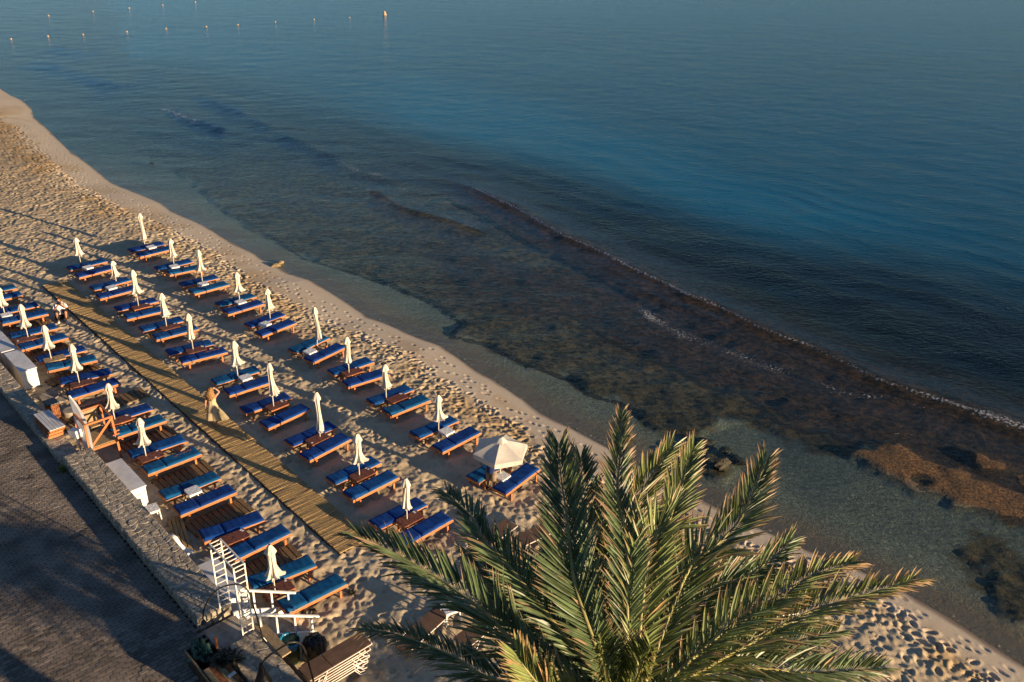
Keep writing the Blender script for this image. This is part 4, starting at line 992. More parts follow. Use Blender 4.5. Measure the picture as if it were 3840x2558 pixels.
m = MB(); m.tube([(0, 0, zt_), (0, 0, zt_+.10)], [.03, .012], 8); m.obj('finial', M['black'], op)
# ================================================================== white chests along the wall
def chest(t0, t1, n0, n1, h, label):
    o = empty('storage_chest', W((t0+t1)/2, (n0+n1)/2, 0), BY, label, 'storage chest', 'white storage chests along the wall')
    L, wd = t1-t0, n1-n0
    m = MB(); m.box((0, 0, h/2-.1), (L-.06, wd-.06, h+.2-.03)); m.obj('body', M['white_paint'], o, bevel=.012)
    m = MB(); m.box((0, 0, h+.005), (L, wd, .04)); m.obj('lid', M['grey_top'], o, bevel=.01)
    m = MB(); m.box((L/2-.02, .02, h*.72), (.03, .16, .02)); m.box((L/2-.025, .02, h*.30), (.02, .3, .008)); m.obj('handle', M['concrete'], o)
    m = MB(); m.box((0, 0, .04), (L+.03, wd+.03, .06)); m.obj('plinth', M['concrete'], o, bevel=.02)
    return o
chest(-14.6, -11.72, -.02, .62, .92, 'farthest white chest, cut by the left edge of the picture')
chest(-11.55, -9.38, .03, .68, .92, 'white chest with sunlit front beside the table discs, upper left')
chest(-.63, 1.5, .02, .68, .88, 'long white chest between lifeguard stand and white plastic table')
chest(6.35, 8.3, .05, .74, .86, 'white chest standing behind the white lattice arch')
# ================================================================== lifeguard stand
g = empty('lifeguard_stand', W(-2.6, .6, 0), BY, 'wooden lifeguard stand with diagonal braces, platform and rails behind the wall', 'lifeguard stand')
X0, X1, Y0, Y1 = -.55, .52, -.48, .45; ZPF, ZTR = .80, 1.78
for x in (X0, X1):
    for y in (Y0, Y1):
        m = MB(); m.bar((x*1.12, y*1.1, -.05), (x*.98, y*.98, ZTR), .075, .05); m.obj('post', M['orange_wood'], g)
m = MB()
for k in range(7): m.box((X0+.08+k*.152, 0, ZPF), (.14, .92, .03))
m.obj('platform', M['pale_wood'], g)
for a, b in (((X1, Y0), (X1, Y1)), ((X0, Y0), (X0, Y1)), ((X0, Y1), (X1, Y1)), ((X0, Y0), (X1, Y0))):
    m = MB(); m.bar((a[0], a[1], ZTR), (b[0], b[1], ZTR), .06, .07); m.obj('top_rail', M['orange_wood'], g)
    m = MB(); m.bar((a[0], a[1], ZPF-.07), (b[0], b[1], ZPF-.07), .045, .09); m.obj('beam', M['orange_wood'], g)
for a, b in (((X1+.03, Y0, ZPF), (X1+.03, Y1, ZTR-.02)), ((X0, Y1+.03, ZPF), (X1, Y1+.03, ZTR-.02))):
    m = MB(); m.bar(a, b, .03, .085, up=(0, 0, 1)); m.obj('brace', M['orange_wood'], g)
m = MB(); m.box((-.30, .0, ZPF+.42), (.36, .6, .04)); m.box((-.5, 0, ZPF+.72), (.04, .6, .5)); m.obj('seat', M['pale_wood'], g)
for k in range(4):
    m = MB(); m.box((X0+.1+k*.1, Y1+.20+k*.0, .15+.2*k), (.06, .35, .04), rz=.1); m.obj('step', M['orange_wood'], g)
# white surf rescue board leaning by the stand
pb, ptp = G(t16(745, 1190) if False else tp(16, 745, 1190), .70), G(tp(16, 430, 330), 2.35)
dv = ptp-pb; L = dv.length; up = dv.normalized(); side = ET.cross(up).normalized(); side = (EN*.35+ET*.94); side = (side-up*side.dot(up)).normalized(); thn = up.cross(side)
m = MB(); NN = 16; pts = []
for i in range(NN+1):
    s = i/NN; wdt = .27*math.sin(math.pi*min(1, .12+s*.9))**.55 if s < 1 else .03; c = pb+up*(s*L)+thn*(.08*math.sin(math.pi*s))
    for sx, sz in ((-1, 0), (-.6, 1), (.6, 1), (1, 0), (.6, -1), (-.6, -1)): m.v.append(tuple(c+side*sx*wdt+thn*sz*.03))
for i in range(NN):
    for k in range(6): m.f.append((i*6+k, i*6+(k+1) % 6, i*6+6+(k+1) % 6, i*6+6+k)); m.m.append(0)
m.f.append(tuple(range(6))[::-1]); m.f.append(tuple(NN*6+k for k in range(6))); m.m += [0, 0]
rb = m.obj('rescue_board', M['white_paint'], smooth=False); tag(rb, 'white board leaning upright against the side of the wooden lifeguard stand', 'rescue board')
c = G(tp(16, 520, 880), 1.25); m = MB(); m.box((0, 0, 0), (.42, .26, .30)); o = m.obj('shelf_box', M['white_paint'], bevel=.01); o.location = c; o.rotation_euler = (0, -.15, BY+.35); tag(o, 'small white box fixed on the wall beside the leaning white board', 'box')
m = MB(); m.box((0, 0, -.6), (.06, .06, 1.0)); m.obj('bracket', M['white_paint'], o)
# ================================================================== pallets, bin, discs, cloth, weeds
for k in range(3):
    pl = empty('pallet', W(-3.88+.04*k, -.60+.02*k, 1.10+.135*k), BY+.02*k, ['lowest wooden pallet lying on the low wall', 'middle wooden pallet of the small stack on the low wall', 'top wooden pallet with grey boards on the low wall'][k], 'pallet', 'wooden pallets on the wall')
    for j in range(5):
        m = MB(); m.box((0, -.22+j*.11, .105), (1.55, .095, .02)); m.obj('board', M['grey_top'] if k == 2 else M['orange_wood'], pl)
    for x in (-.7, -.23, .23, .7):
        m = MB(); m.box((x, 0, .05), (.08, .52, .085)); m.obj('block', M['orange_wood'], pl)
b = empty('waste_bin', W(-6.55, .25, 0), BY, 'brown wooden bin with black lid behind the low wall', 'bin')
m = MB(); m.box((0, 0, .32), (.46, .40, .68)); m.obj('body', M['rust'], b, bevel=.01)
for k in range(6):
    m = MB(); m.box((.236, -.165+k*.066, .33), (.012, .055, .64)); m.obj('slat', M['rust'], b)
m = MB(); m.box((0, 0, .70), (.56, .46, .05)); m.obj('lid', M['black_plastic'], b, bevel=.02)
def disc(t_, n_, r, z, h, label):
    m = MB(); m.tube([(0, 0, -.1), (0, 0, h-.01), (0, 0, h)], [r, r, r-.012], 28); o = m.obj('concrete_disc', M['concrete']); o.location = W(t_, n_, z)
    tag(o, label, 'parasol base', 'round concrete parasol bases')
    m = MB(); m.tube([(r*.35, 0, h), (r*.35, 0, h+.005)], .04, 10); m.obj('hole', M['black'], o)
disc(-8.25, .62, .36, 0, .12, 'round pale concrete disc beside the upper left white chest'); disc(-6.2, .78, .28, .0, .3, 'thick round concrete disc against the brown bin'); disc(-7.75, 1.0, .26, 0, .06, 'small flat disc half in sand near the brown bin')
disc(6.05, .50, .42, .0, .5, 'large round concrete disc between short boardwalk and white chest')
# furled canvas lying over the wall
pts = [G(tp(12, 350, 1010), 1.05), G(tp(12, 420, 1060), 1.0), G(tp(12, 480, 1160), .8), G(tp(12, 540, 1230), .6), G(tp(12, 640, 1285), .35)]
m = MB(); m.tube(pts, [.07, .075, .09, .10, .14], 12)
for i, v_ in enumerate(m.v):
    j = i % 12; k = 1+.28*math.cos(j*3.1+i*.05); c0 = pts[min(i//12, 4)]; q = Vector(v_); m.v[i] = tuple(c0+(q-c0)*k)
o = m.obj('furled_canvas', M['white_shirt'], smooth=True); tag(o, 'off white rolled canvas slumped over the wall beside the short boardwalk', 'canvas')
def tuft(c, n_, L, wd, mat, seed, spread=.6, name='weed', label='', cat='plant'):
    rg = random.Random(seed); m = MB()
    for k in range(n_):
        a = rg.uniform(0, 6.28); e = rg.uniform(.2, 1.2); l = L*rg.uniform(.5, 1); d = Vector((math.cos(a)*math.cos(e), math.sin(a)*math.cos(e), math.sin(e))); o_ = Vector((rg.uniform(-1, 1), rg.uniform(-1, 1), 0))*spread*L*.4
        s_ = Vector((-math.sin(a), math.cos(a), 0))*wd*rg.uniform(.6, 1); b0 = len(m.v)
        p0 = o_; p1 = o_+d*l*.5; p2 = o_+d*l-Vector((0, 0, l*.25))
        m.v += [tuple(p0-s_*.3), tuple(p0+s_*.3), tuple(p1+s_), tuple(p1-s_), tuple(p2)]
        m.f += [(b0, b0+1, b0+2, b0+3), (b0+3, b0+2, b0+4)]; m.m += [0, 0]
    o = m.obj(name, mat); o.location = c; tag(o, label, cat); return o
tuft(W(-1.2, -1.08, ZP), 70, .30, .03, M['weed'], 1, label='yellow green weed growing at the foot of the wall on the pavement')
o = tuft(W(9.5, 3.4, .02), 60, .22, .02, M['leaf_dark'], 2, label='clump of dry seaweed by the sea end of the nearest wall lounger', name='seaweed_clump', cat='seaweed')
pc = G(tp(13, 1800, 1165), .03); m = MB()
for k in range(4):
    r_ = .10+.035*k; m.tube([(r_*math.cos(a*.5), r_*math.sin(a*.5), .01+.012*math.sin(a+k)) for a in np.linspace(0, 12.3, 22)], .012, 5)
o = m.obj('coiled_hose', M['dark_wood']); o.location = pc; tag(o, 'brown coil of hose lying on the sand by the stair rails', 'hose')
# stains on the pavement
def stain(px, r, seed, label):
    rg = random.Random(seed); c = G(px, ZP); m = MB()
    for k in range(7):
        ox, oy = rg.uniform(-r, r), rg.uniform(-r, r)*.5; n_ = 10; rr = r*rg.uniform(.2, .55)
        m.v.append((ox, oy, k*.0003)); b0 = len(m.v)
        for j in range(n_): a = 6.283*j/n_; q = rr*rg.uniform(.6, 1.2); m.v.append((ox+q*math.cos(a), oy+q*.6*math.sin(a), k*.0003))
        for j in range(n_): m.f.append((b0-1, b0+j, b0+(j+1) % n_)); m.m.append(0)
    o = m.obj('stain', M['joint']); o.location = (c.x, c.y, ZP+.010); o.rotation_euler = (0, 0, rg.uniform(0, 3)); tag(o, label, 'stain')
stain((100, 1797), .22, 3, 'dark oily stain on the sunlit pavement at the left edge'); stain((310, 2000), .30, 4, 'dark blotch of rotten leaves on the pavement where the shadow begins')
# ================================================================== lattice arch
ar = empty('lattice_arch', W(9.48, -.18, ZT), BY, 'white painted ladder like arch standing over the stairs through the wall', 'arch')
HA = 2.2; xa, xb, ya, yb = -.64, .64, -.15, .15
for x in (xa, xb):
    for y in (ya, yb):
        m = MB(); m.bar((x, y, 0), (x, y, HA), .035); m.obj('upright', M['white_metal'], ar)
for y in (ya, yb): m = MB(); m.bar((xa-.018, y, HA+.018), (xb+.018, y, HA+.018), .035); m.obj('top_rail', M['white_metal'], ar)
for x in (xa, xb):
    for k in range(11): m = MB(); m.bar((x, ya, .04+k*.205), (x, yb, .04+k*.205), .024); m.obj('rung', M['white_metal'], ar)
for k in range(9): m = MB(); m.bar((xa+k*(xb-xa)/8, ya, HA+.02), (xa+k*(xb-xa)/8, yb, HA+.02), .024); m.obj('rung', M['white_metal'], ar)
for k, (z, a, b_, c_) in enumerate([(1.32, -.1, .0, 'v'), (1.12, .05, .05, 'h'), (1.0, -.05, .04, 'v'), (.92, .06, .0, 'h'), (.82, -.02, .06, 'v'), (.74, .08, .0, 'h'), (.64, -.08, .02, 'v'), (.55, .03, .04, 'h')]):
    m = MB()
    if c_ == 'v': m.bar((xb+.03, a, z), (xb+.03, a+.02, z+.16), .025)
    else: m.bar((xb+.03, a-.07, z), (xb+.03, a+.05, z+.03), .025)
    m.obj('letter_stroke', M['white_metal'], ar)
# ================================================================== stairs with white rails
stp = empty('beach_stairs', W(9.55, 0, 0), BY, 'short flight of concrete steps through the wall down to the sand', 'stairs')
m = MB(); m.box((0, -.45, ZP/2-.2), (1.28, .95, ZP+.38)); m.obj('landing', M['concrete'], stp, bevel=.01)
for k in range(5):
    h = ZP-.02-(k+1)*.165; m = MB(); m.box((0, .12+k*.30, h/2-.15), (1.2, .31, max(h, .03)+.3)); m.obj('step', M['concrete'], stp, bevel=.01)
for x, y0 in ((.63, 0), (-.63, 0)):
    m = MB(); b0 = len(m.v)
    prof = [(-.02, ZP+.10), (.2, ZP+.06), (1.75, .10), (1.75, -.2), (-.02, -.2)]
    for sx in (-.025, .025): m.v += [(x+sx, p[0], p[1]) for p in prof]
    m.f += [tuple(range(5))[::-1], tuple(range(5, 10))]+[(i, (i+1) % 5, 5+(i+1) % 5, 5+i) for i in range(5)]; m.m = [0]*7
    m.obj('side_board', M['white_paint'], stp)
    rl = MB(); rl.bar((x, -.10, 1.86), (x+.06, 1.84, .62), .07, .05); rl.obj('hand_rail', M['white_paint'], stp)
    for yy, z0 in ((.15, .8), (.60, .62), (1.12, .34), (1.62, .05)):
        zt2 = 1.86-(yy+.10)*(1.24/1.94); q = MB(); q.bar((x+.02, yy, z0), (x+.03, yy, zt2), .05, .05); q.obj('rail_post', M['white_paint'], stp)
m = MB(); m.box((0, 0, 0), (1.5, .26, .05)); o = m.obj('wooden_plank', M['pale_wood'], bevel=.005); o.location = W(10.75, .16, ZT+.03); o.rotation_euler = (.1, 0, BY); tag(o, 'greenish plank lying along the inner edge of the nearest wall', 'plank')
m = MB(); m.tube([W(11.2, .20, 1.0), W(14.5, .12, 1.0)], .05, 10); o = m.obj('pipe', M['dark_wood'], smooth=True); tag(o, 'dark brown pipe running along the wall behind the bins', 'pipe')
# ================================================================== gooseneck lamps
def gooseneck(pts, r, head, label):
    o = empty('gooseneck_lamp', pts[0], 0, label, 'street lamp', 'black gooseneck lamps'); p0 = Vector(pts[0])
    # smooth the polyline
    P = [Vector(p)-p0 for p in pts]; Q = []
    for i in range(len(P)-1):
        a, b, c, d = P[max(i-1, 0)], P[i], P[i+1], P[min(i+2, len(P)-1)]
        for k in range(6):
            t = k/6; Q.append(.5*((2*b)+(c-a)*t+(2*a-5*b+4*c-d)*t*t+(3*b-a-3*c+d)*t**3))
    Q.append(P[-1]); m = MB(); m.tube(Q, r, 8); m.obj('curved_pole', M['black'], o, smooth=True)
    m = MB(); e = P[-1]; m.tube([e+Vector((0, 0, .06)), e, e-Vector((0, 0, .10)), e-Vector((0, 0, .30*head)), e-Vector((0, 0, .55*head))], [.03*head, .05*head, .07*head, .13*head, .22*head], 16, cap=False); m.obj('lamp_shade', M['black'], o, smooth=True)
    return o
gooseneck([G(tp(13, 1130, 1568), 1.28), G(tp(13, 1060, 1330), 1.8), G(tp(13, 1000, 1130), 2.25), G(tp(13, 905, 850), 2.9), G(tp(13, 730, 748), 3.1), G(tp(13, 450, 830), 2.95), G(tp(13, 275, 1060), 2.5), G(tp(13, 238, 1240), 2.1)], .02, .35, 'thin black gooseneck lamp arching in front of the white lattice arch')
b2 = G(t15(640, 1568), 2.0)
gooseneck([(b2.x, b2.y, .0), (b2.x, b2.y, 1.2), b2, G(t15(560, 1260), 2.7), G(t15(490, 1010), 3.2), G(t15(410, 860), 3.55), G(t15(300, 805), 3.75), G(t15(150, 820), 3.8), G(t14(1900, 850), 3.75), G(t14(1660, 1000), 3.5), G(t14(1500, 1130), 3.25), G(t14(1420, 1250), 2.95)], .024, .95, 'black gooseneck lamp with large bell shade over the nearest wall, bottom edge')
# ================================================================== cart with plants
ct = empty('wooden_cart', W(10.75, -1.42, ZP), BY, 'dark wooden crate cart on the pavement with a table top and plants', 'cart')
m = MB()
for s in (-1, 1): m.box((0, s*.30, .28), (1.9, .03, .50))
for s in (-1, 1): m.box((s*.93, 0, .28), (.03, .57, .50))
m.box((0, 0, .06), (1.84, .57, .03)); m.obj('crate', M['dark_wood'], ct)
for k in range(6): m = MB(); m.box((-.82+k*.33, -.325, .50), (.28, .02, .09)); m.obj('side_board', M['pale_wood'], ct)
for k in range(4): m = MB(); m.box((.47, -.22+k*.148, .565), (.92, .142, .025)); m.obj('table_board', M['rust'] if k % 2 else M['pale_wood'], ct)
m = MB(); m.tube([(-.55, .34, .3), (-.40, .30, .98)], .035, 6); m.obj('stake', M['orange_wood'], ct)
rg = random.Random(4); v = MB(); NT, NR = 26, 12
for i in range(NR+1):
    for k in range(NT):
        th = 6.283*k/NT; ph = i/NR*math.pi/2; r_ = .30*math.cos(ph)*(1+.3*math.sin(3*th+i)+.22*math.sin(7*th-i*.7)); v.v.append((r_*math.cos(th)*1.2, r_*math.sin(th)*.85, .26*math.sin(ph)*(1+.4*math.sin(5*th+i*1.3))+.05*math.sin(9*th)))
for i in range(NR):
    for k in range(NT): a = i*NT+k; b = i*NT+(k+1) % NT; v.f.append((a, b, b+NT, a+NT)); v.m.append(0)
o = v.obj('green_tarp', M['green_cloth'], smooth=False); o.location = W(10.0, -1.42, ZP+.36); o.rotation_euler = (0, 0, BY); tag(o, 'crumpled green tarpaulin stuffed in the end of the wooden cart', 'tarpaulin')
def potted(loc, seed, label, size=1):
    o = empty('potted_plant', loc, 0, label, 'plant'); m = MB(); m.tube([(0, 0, 0), (0, 0, .18*size)], [.08*size, .11*size], 14); m.obj('pot', M['black'], o)
    t = tuft((0, 0, .16*size), 160, .38*size, .035, M['leaf_dark'], seed, name='foliage', label='x'); t.parent = o
    for k in ('label', 'category'): del t[k]
    return o
potted(W(10.95, -1.28, ZP+.58), 7, 'dark potted plant standing on the cart table top'); potted(W(10.72, -1.05, ZP+.1), 8, 'bushy dry plant between the cart and the wide stone wall', 1.5)
m = MB(); m.box((0, 0, .01), (.20, .09, .015)); o = m.obj('paper_slip', M['white_plastic'], bevel=.003); o.location = W(11.35, -1.25, ZP+.575); o.rotation_euler = (0, 0, .9); tag(o, 'small white paper lying on the cart top', 'paper')
# ================================================================== bins
bn = empty('rubbish_bin', W(10.62, .72, .05), 0, 'green rubbish bin with bright blue liner folded over its rim', 'bin')
m = MB(); m.tube([(0, 0, -.05), (0, 0, .70)], [.20, .245], 24); m.obj('barrel', M['green_bin'], bn, smooth=True)
v = MB(); NT = 36
prof = [(.20, .52), (.23, .66), (.252, .735), (.268, .74), (.275, .70), (.27, .60)]
for i, (r_, z_) in enumerate(prof):
    for k in range(NT):
        th = 6.283*k/NT; w_ = .016*math.sin(5*th+i)+.012*math.sin(11*th+2*i); zz = z_+(.07*math.sin(2*th+1)+.03*math.sin(7*th) if i > 3 else .03*math.sin(3*th)); v.v.append(((r_+w_)*math.cos(th), (r_+w_)*math.sin(th), zz))
for i in range(len(prof)-1):
    for k in range(NT): a = i*NT+k; b = i*NT+(k+1) % NT; v.f.append((a, a+NT, b+NT, b)); v.m.append(0)
v.obj('liner', M['blue_bag'], bn, smooth=True)
v = MB(); NT, NR = 28, 16
for i in range(NR+1):
    ph = -math.pi/2+math.pi*i/NR
    for k in range(NT):
        th = 6.283*k/NT; r_ = .33*(math.cos(ph) if abs(math.cos(ph)) > 1e-3 else 0)**.6*(1+.07*math.sin(4*th+i*.6)+.05*math.sin(9*th-i)); v.v.append((r_*math.cos(th), r_*math.sin(th), .42+.43*math.sin(ph)+.03*math.sin(6*th+i)))
for i in range(NR):
    for k in range(NT): a = i*NT+k; b = i*NT+(k+1) % NT; v.f.append((a, b, b+NT, a+NT)); v.m.append(0)
o = v.obj('bin_bag', M['black_plastic']); o.location = W(10.98, 1.22, -.02); tag(o, 'bulging black bin bag between green bin and stacked sunbeds', 'bin bag')
# ================================================================== brown sunbeds
def brown_bed(label, group, head_up=0.0):
    root = empty('brown_sunbed', label=label, cat='sunbed', group=group)
    def slab(x0, x1, name, up=0):
        m = MB(); L = x1-x0; pts = []
        for cx_, cy_, a0 in ((x1-.05, .23, 0), (x0+.05, .23, 90), (x0+.05, -.23, 180), (x1-.05, -.23, 270)):
            for k in range(4): a = R(a0+k*30); pts.append((cx_+.05*math.cos(a)-x0, cy_+.05*math.sin(a)))
        m.prism(pts, -.012, .012, inset=.006); o = m.obj(name, M['brown_sling'], root); o.location = (x0, 0, .31); o.rotation_euler = (0, -up, 0); return o
    slab(-.28, .93, 'seat_sling'); h = slab(-.30, .38, 'head_sling', head_up); h.location = (-.30, 0, .31); h.rotation_euler = (0, head_up, math.pi)
    m = MB()
    for s in (-1, 1): m.tube([(-.95, s*.275, .29), (.2, s*.285, .295), (.93, s*.275, .29)], .014, 6)
    m.tube([(.93, -.275, .29), (.95, 0, .29), (.93, .275, .29)], .014, 6); m.obj('side_tube', M['white_metal'], root, smooth=True)
    for s in (-1, 1):
        for x0, x1 in ((-.45, -.62), (.5, .68)):
            m = MB(); m.tube([(x0, s*.29, .29), (x1, s*.30, .02), (x1+.14*(1 if x1 > x0 else -1), s*.30, -.01)], .013, 6); m.obj('leg', M['white_metal'], root, smooth=True)
    return root
bb = brown_bed('lowest brown sunbed of the tall stack at the bottom edge', 'stacked brown sunbeds')
nb_ = 7; words = ['lowest', 'second', 'third', 'fourth', 'fifth', 'sixth', 'topmost']
for k in range(nb_):
    o = bb if k == 0 else copy_tree(bb); o.location = W(12.0+.012*k, 1.13+.02*k*(-1)**k, .02+.105*k); o.rotation_euler = (0, 0, BY+math.pi/2+.02*math.sin(k*2.1))
    tag(o, '%s brown sunbed %s stack beside the bins, bottom edge' % (words[k], 'of the' if k in (0, 6) else 'from below in the'), 'sunbed', 'stacked brown sunbeds')
def bed_at(t_, n_, ya, label, up=0, z=0, roll=0):
    o = copy_tree(bb); o.location = W(t_, n_, z); o.rotation_euler = (roll, 0, ya); tag(o, label, 'sunbed', 'loose brown sunbeds on the sand')
    for ch in o.children:
        if ch.name.startswith('head_sling'): ch.rotation_euler = (0, up, math.pi)
bed_at(10.55, 8.1, BY+math.pi/2+.12, 'left brown sunbed lying behind the palm, head raised', .5); bed_at(11.35, 8.9, BY+math.pi/2-.1, 'right brown sunbed lying behind the palm, flat')
bed_at(12.25, 4.0, BY+math.pi/2+.2, 'brown sunbed seen through the lower left fronds beside white table', .25); bed_at(13.3, 5.3, BY+math.pi/2+.1, 'brown sunbed in the shade under the lowest left fronds')
bed_at(12.6, 7.3, BY+math.pi/2+.5, 'brown sunbed glimpsed behind the middle fronds', .3); bed_at(18.3, 11.8, BY+1.0, 'brown sunbed near the footprints right of the palm')
place_pt((1300+575*.675, 1500+1150*.675), .5, 'white plastic table seen through the lower left fronds')
# ================================================================== rocks
def rock(c, r, mat, label, seed, flat=.6, group=None):
    rg = random.Random(seed); m = MB(); NR, NT = 9, 14
    for i in range(NR+1):
        ph = -math.pi/2+math.pi*i/NR
        for k in range(NT):
            th = 6.283*k/NT; q = r*(1+.28*math.sin(2*th+seed+i*.5)+.16*math.sin(5*th+i*1.7)+rg.uniform(-.07, .07)); m.v.append((q*math.cos(ph)*math.cos(th), q*.75*math.cos(ph)*math.sin(th), r*flat*math.sin(ph)))
    for i in range(NR):
        for k in range(NT): a = i*NT+k; b = i*NT+(k+1) % NT; m.f.append((a, b, b+NT, a+NT)); m.m.append(0)
    o = m.obj('rock', mat, smooth=False); o.location = c; o.rotation_euler = (0, 0, seed); tag(o, label, 'rock', group); return o
rock(G((1035, 996), -.45), .24, M['rock'], 'left of two yellowish rocks at the edge of the water', 1); rock(G((1054, 985), -.47), .19, M['rock'], 'right of two yellowish rocks at the edge of the water', 2)
rock(G((2706, 1742), -.5), .36, M['sea_rock'], 'round brown boulder breaking the surface right of the tallest frond', 3, .75)
rock(G((570, 618), -.66), .36, M['sea_rock'], 'reddish rock awash in the shallows at the upper left', 4, .5)
for k, (x, y, r_) in enumerate([(2590, 1700, .5), (2660, 1755, .35), (2760, 1725, .4), (2640, 1660, .4), (2720, 1690, .3), (2560, 1745, .35)]):
    rock(G((x, y), -.72), r_, M['sea_rock'], ['dark sunken rock left of the round boulder', 'small dark rock just below the round boulder', 'dark sunken rock right of the round boulder', 'dark sunken rock above and left of the round boulder', 'small sunken rock above the round boulder', 'dark sunken rock nearest the tallest frond'][k], 10+k, .4, 'sunken rocks around the boulder')
# ================================================================== buoys
bl = [(286, 92), (547, 68), (761, 48), (958, 30), (1150, 12), (65, 230), (283, 214), (489, 204), (747, 187), (978, 169), (1215, 157), (1401, 146), (1622, 129), (1849, 115), (2060, 103)]
bm = MB(); bm.tube([(0, 0, -.14), (0, 0, -.10), (0, 0, 0), (0, 0, .10), (0, 0, .15)], [.04, .12, .16, .12, .03], 12); bme = bm.mesh('buoy', M['buoy'], True)
nm = ['first', 'second', 'third', 'fourth', 'fifth', 'sixth', 'seventh', 'eighth', 'ninth', 'tenth']
for i, (x, y) in enumerate(bl):
    p = G((x*.637, y*.637), ZW+.05); o = link(bpy.data.objects.new('buoy', bme)); o.location = p; s_ = .8 if i not in (12, 14) else .6; o.scale = (s_, s_, s_)
    lab = '%s small buoy from the left in the %s buoy line' % (nm[i if i < 5 else i-5], 'upper' if i < 5 else 'lower')
    tag(o, lab, 'buoy', 'small pale buoys marking the swimming area')
p = G((2265*.637, 88*.637), ZW); o = empty('marker_buoy', p, 0, 'large yellow conical marker buoy at the end of the buoy line', 'buoy')
m = MB(); m.tube([(0, 0, -.2), (0, 0, .12)], [.34, .34], 16); m.obj('float', M['buoy'], o, smooth=True)
m = MB(); m.tube([(0, 0, .12), (0, 0, .6), (0, 0, .7)], [.30, .12, .03], 14); m.obj('cone', M['buoy'], o, smooth=True)
# ================================================================== palm
def frond_mesh(curve, nleaf, Lmax, wd, name, mat, seed, sideup, vee=.35, droop=.15, young=False, tan=0.0):
    """curve: list of Vectors (rachis). Returns mesh of rachis and mesh of leaflets"""
    rg = random.Random(seed); P = curve; Q = []
    for i in range(len(P)-1):
        a, b, c, d = P[max(i-1, 0)], P[i], P[i+1], P[min(i+2, len(P)-1)]
        for k in range(8):
            t = k/8; Q.append(.5*((2*b)+(c-a)*t+(2*a-5*b+4*c-d)*t*t+(3*b-a-3*c+d)*t**3))
    Q.append(P[-1]); cum = [0]
    for i in range(1, len(Q)): cum.append(cum[-1]+(Q[i]-Q[i-1]).length)
    tot = cum[-1]
    def at(s):
        d = s*tot
        for i in range(1, len(Q)):
            if cum[i] >= d or i == len(Q)-1:
                f = (d-cum[i-1])/max(cum[i]-cum[i-1], 1e-6); return Q[i-1].lerp(Q[i], min(f, 1)), (Q[i]-Q[i-1]).normalized()
    r = MB(); r.tube(Q, [.032*(1-i/len(Q))+.005 for i in range(len(Q))], 6); rm = r.mesh('rachis', M['rachis'], True)
    V = []; F = []; tip = []
    for k in range(nleaf):
        s = .10+.90*(k+.5)/nleaf; p, tg = at(s)
        upv = sideup; sd = tg.cross(upv).normalized(); nm_ = sd.cross(tg).normalized()
        shape = min(1, .30+2.6*(s-.08)) if s < .38 else 1-.52*((s-.38)/.62)**1.6
        for sg in (-1, 1):
            L = Lmax*shape*rg.uniform(.84, 1.1); ang = R(43+24*s+rg.uniform(-6, 6)); ve = vee+rg.uniform(-.2, .2)
            d = (sd*sg*math.cos(ang)+tg*math.sin(ang)+nm_*ve).normalized()
            wv = d.cross(nm_+sd*rg.uniform(-.5, .5)).normalized()*wd*rg.uniform(.8, 1.15)*(.65+.5*shape)
            fold = nm_*wd*.35; b0 = len(V); dr = Vector((0, 0, -1))*(droop+.03)*L*rg.uniform(.1, 1.8); bend = tg*L*rg.uniform(-.02, .10)+sd*L*rg.uniform(-.03, .03)
            p1 = p+d*L*.35; p2 = p+d*L*.72+dr*.35+bend*.5; p3 = p+d*L+dr+bend
            V += [p+fold*.3, p1-wv*.5, p1-fold, p1+wv*.5, p2-wv*.40, p2-fold*.7, p2+wv*.40, p3]
            F += [(b0, b0+1, b0+2), (b0, b0+2, b0+3), (b0+1, b0+4, b0+5, b0+2), (b0+2, b0+5, b0+6, b0+3), (b0+4, b0+7, b0+5), (b0+5, b0+7, b0+6)]
            e = tan*s + .22*max(0, s-.55)+rg.uniform(0, .08)+(.5 if rg.random() < .05 else 0); tip += [0+e, .35+e, .35+e, .35+e, .72+e, .72+e, .72+e, 1.05+e]
    me = bpy.data.meshes.new('leaflets'); me.from_pydata([tuple(v) for v in V], [], F); me.materials.append(mat)
    at_ = me.attributes.new('tip', 'FLOAT', 'POINT'); at_.data.foreach_set('value', tip); me.update()
    return rm, me
def cA(x, y): return (1300+x*.6749, 1500+y*.6749)
def cB(x, y): return (2300+x*.6748, 1500+y*.6748)
CROWN = G((2350, 2690), 9.0)
palm = empty('palm_tree', (CROWN.x, CROWN.y, 0), 0, 'large date palm crown with long green fronds filling the lower right foreground', 'palm tree')
m = MB(); zs = np.linspace(-.1, CROWN.z-.3, 26); m.tube([(.25*math.sin(z*.3)*0, 0, z) for z in zs], [.30+.05*(i % 2)+(.25 if i < 1 else 0)+.12*max(0, z-CROWN.z+1.6) for i, z in enumerate(zs)], 14); m.obj('trunk', M['bark'], palm)
def zplane_pt(px, z): return G(px, z)
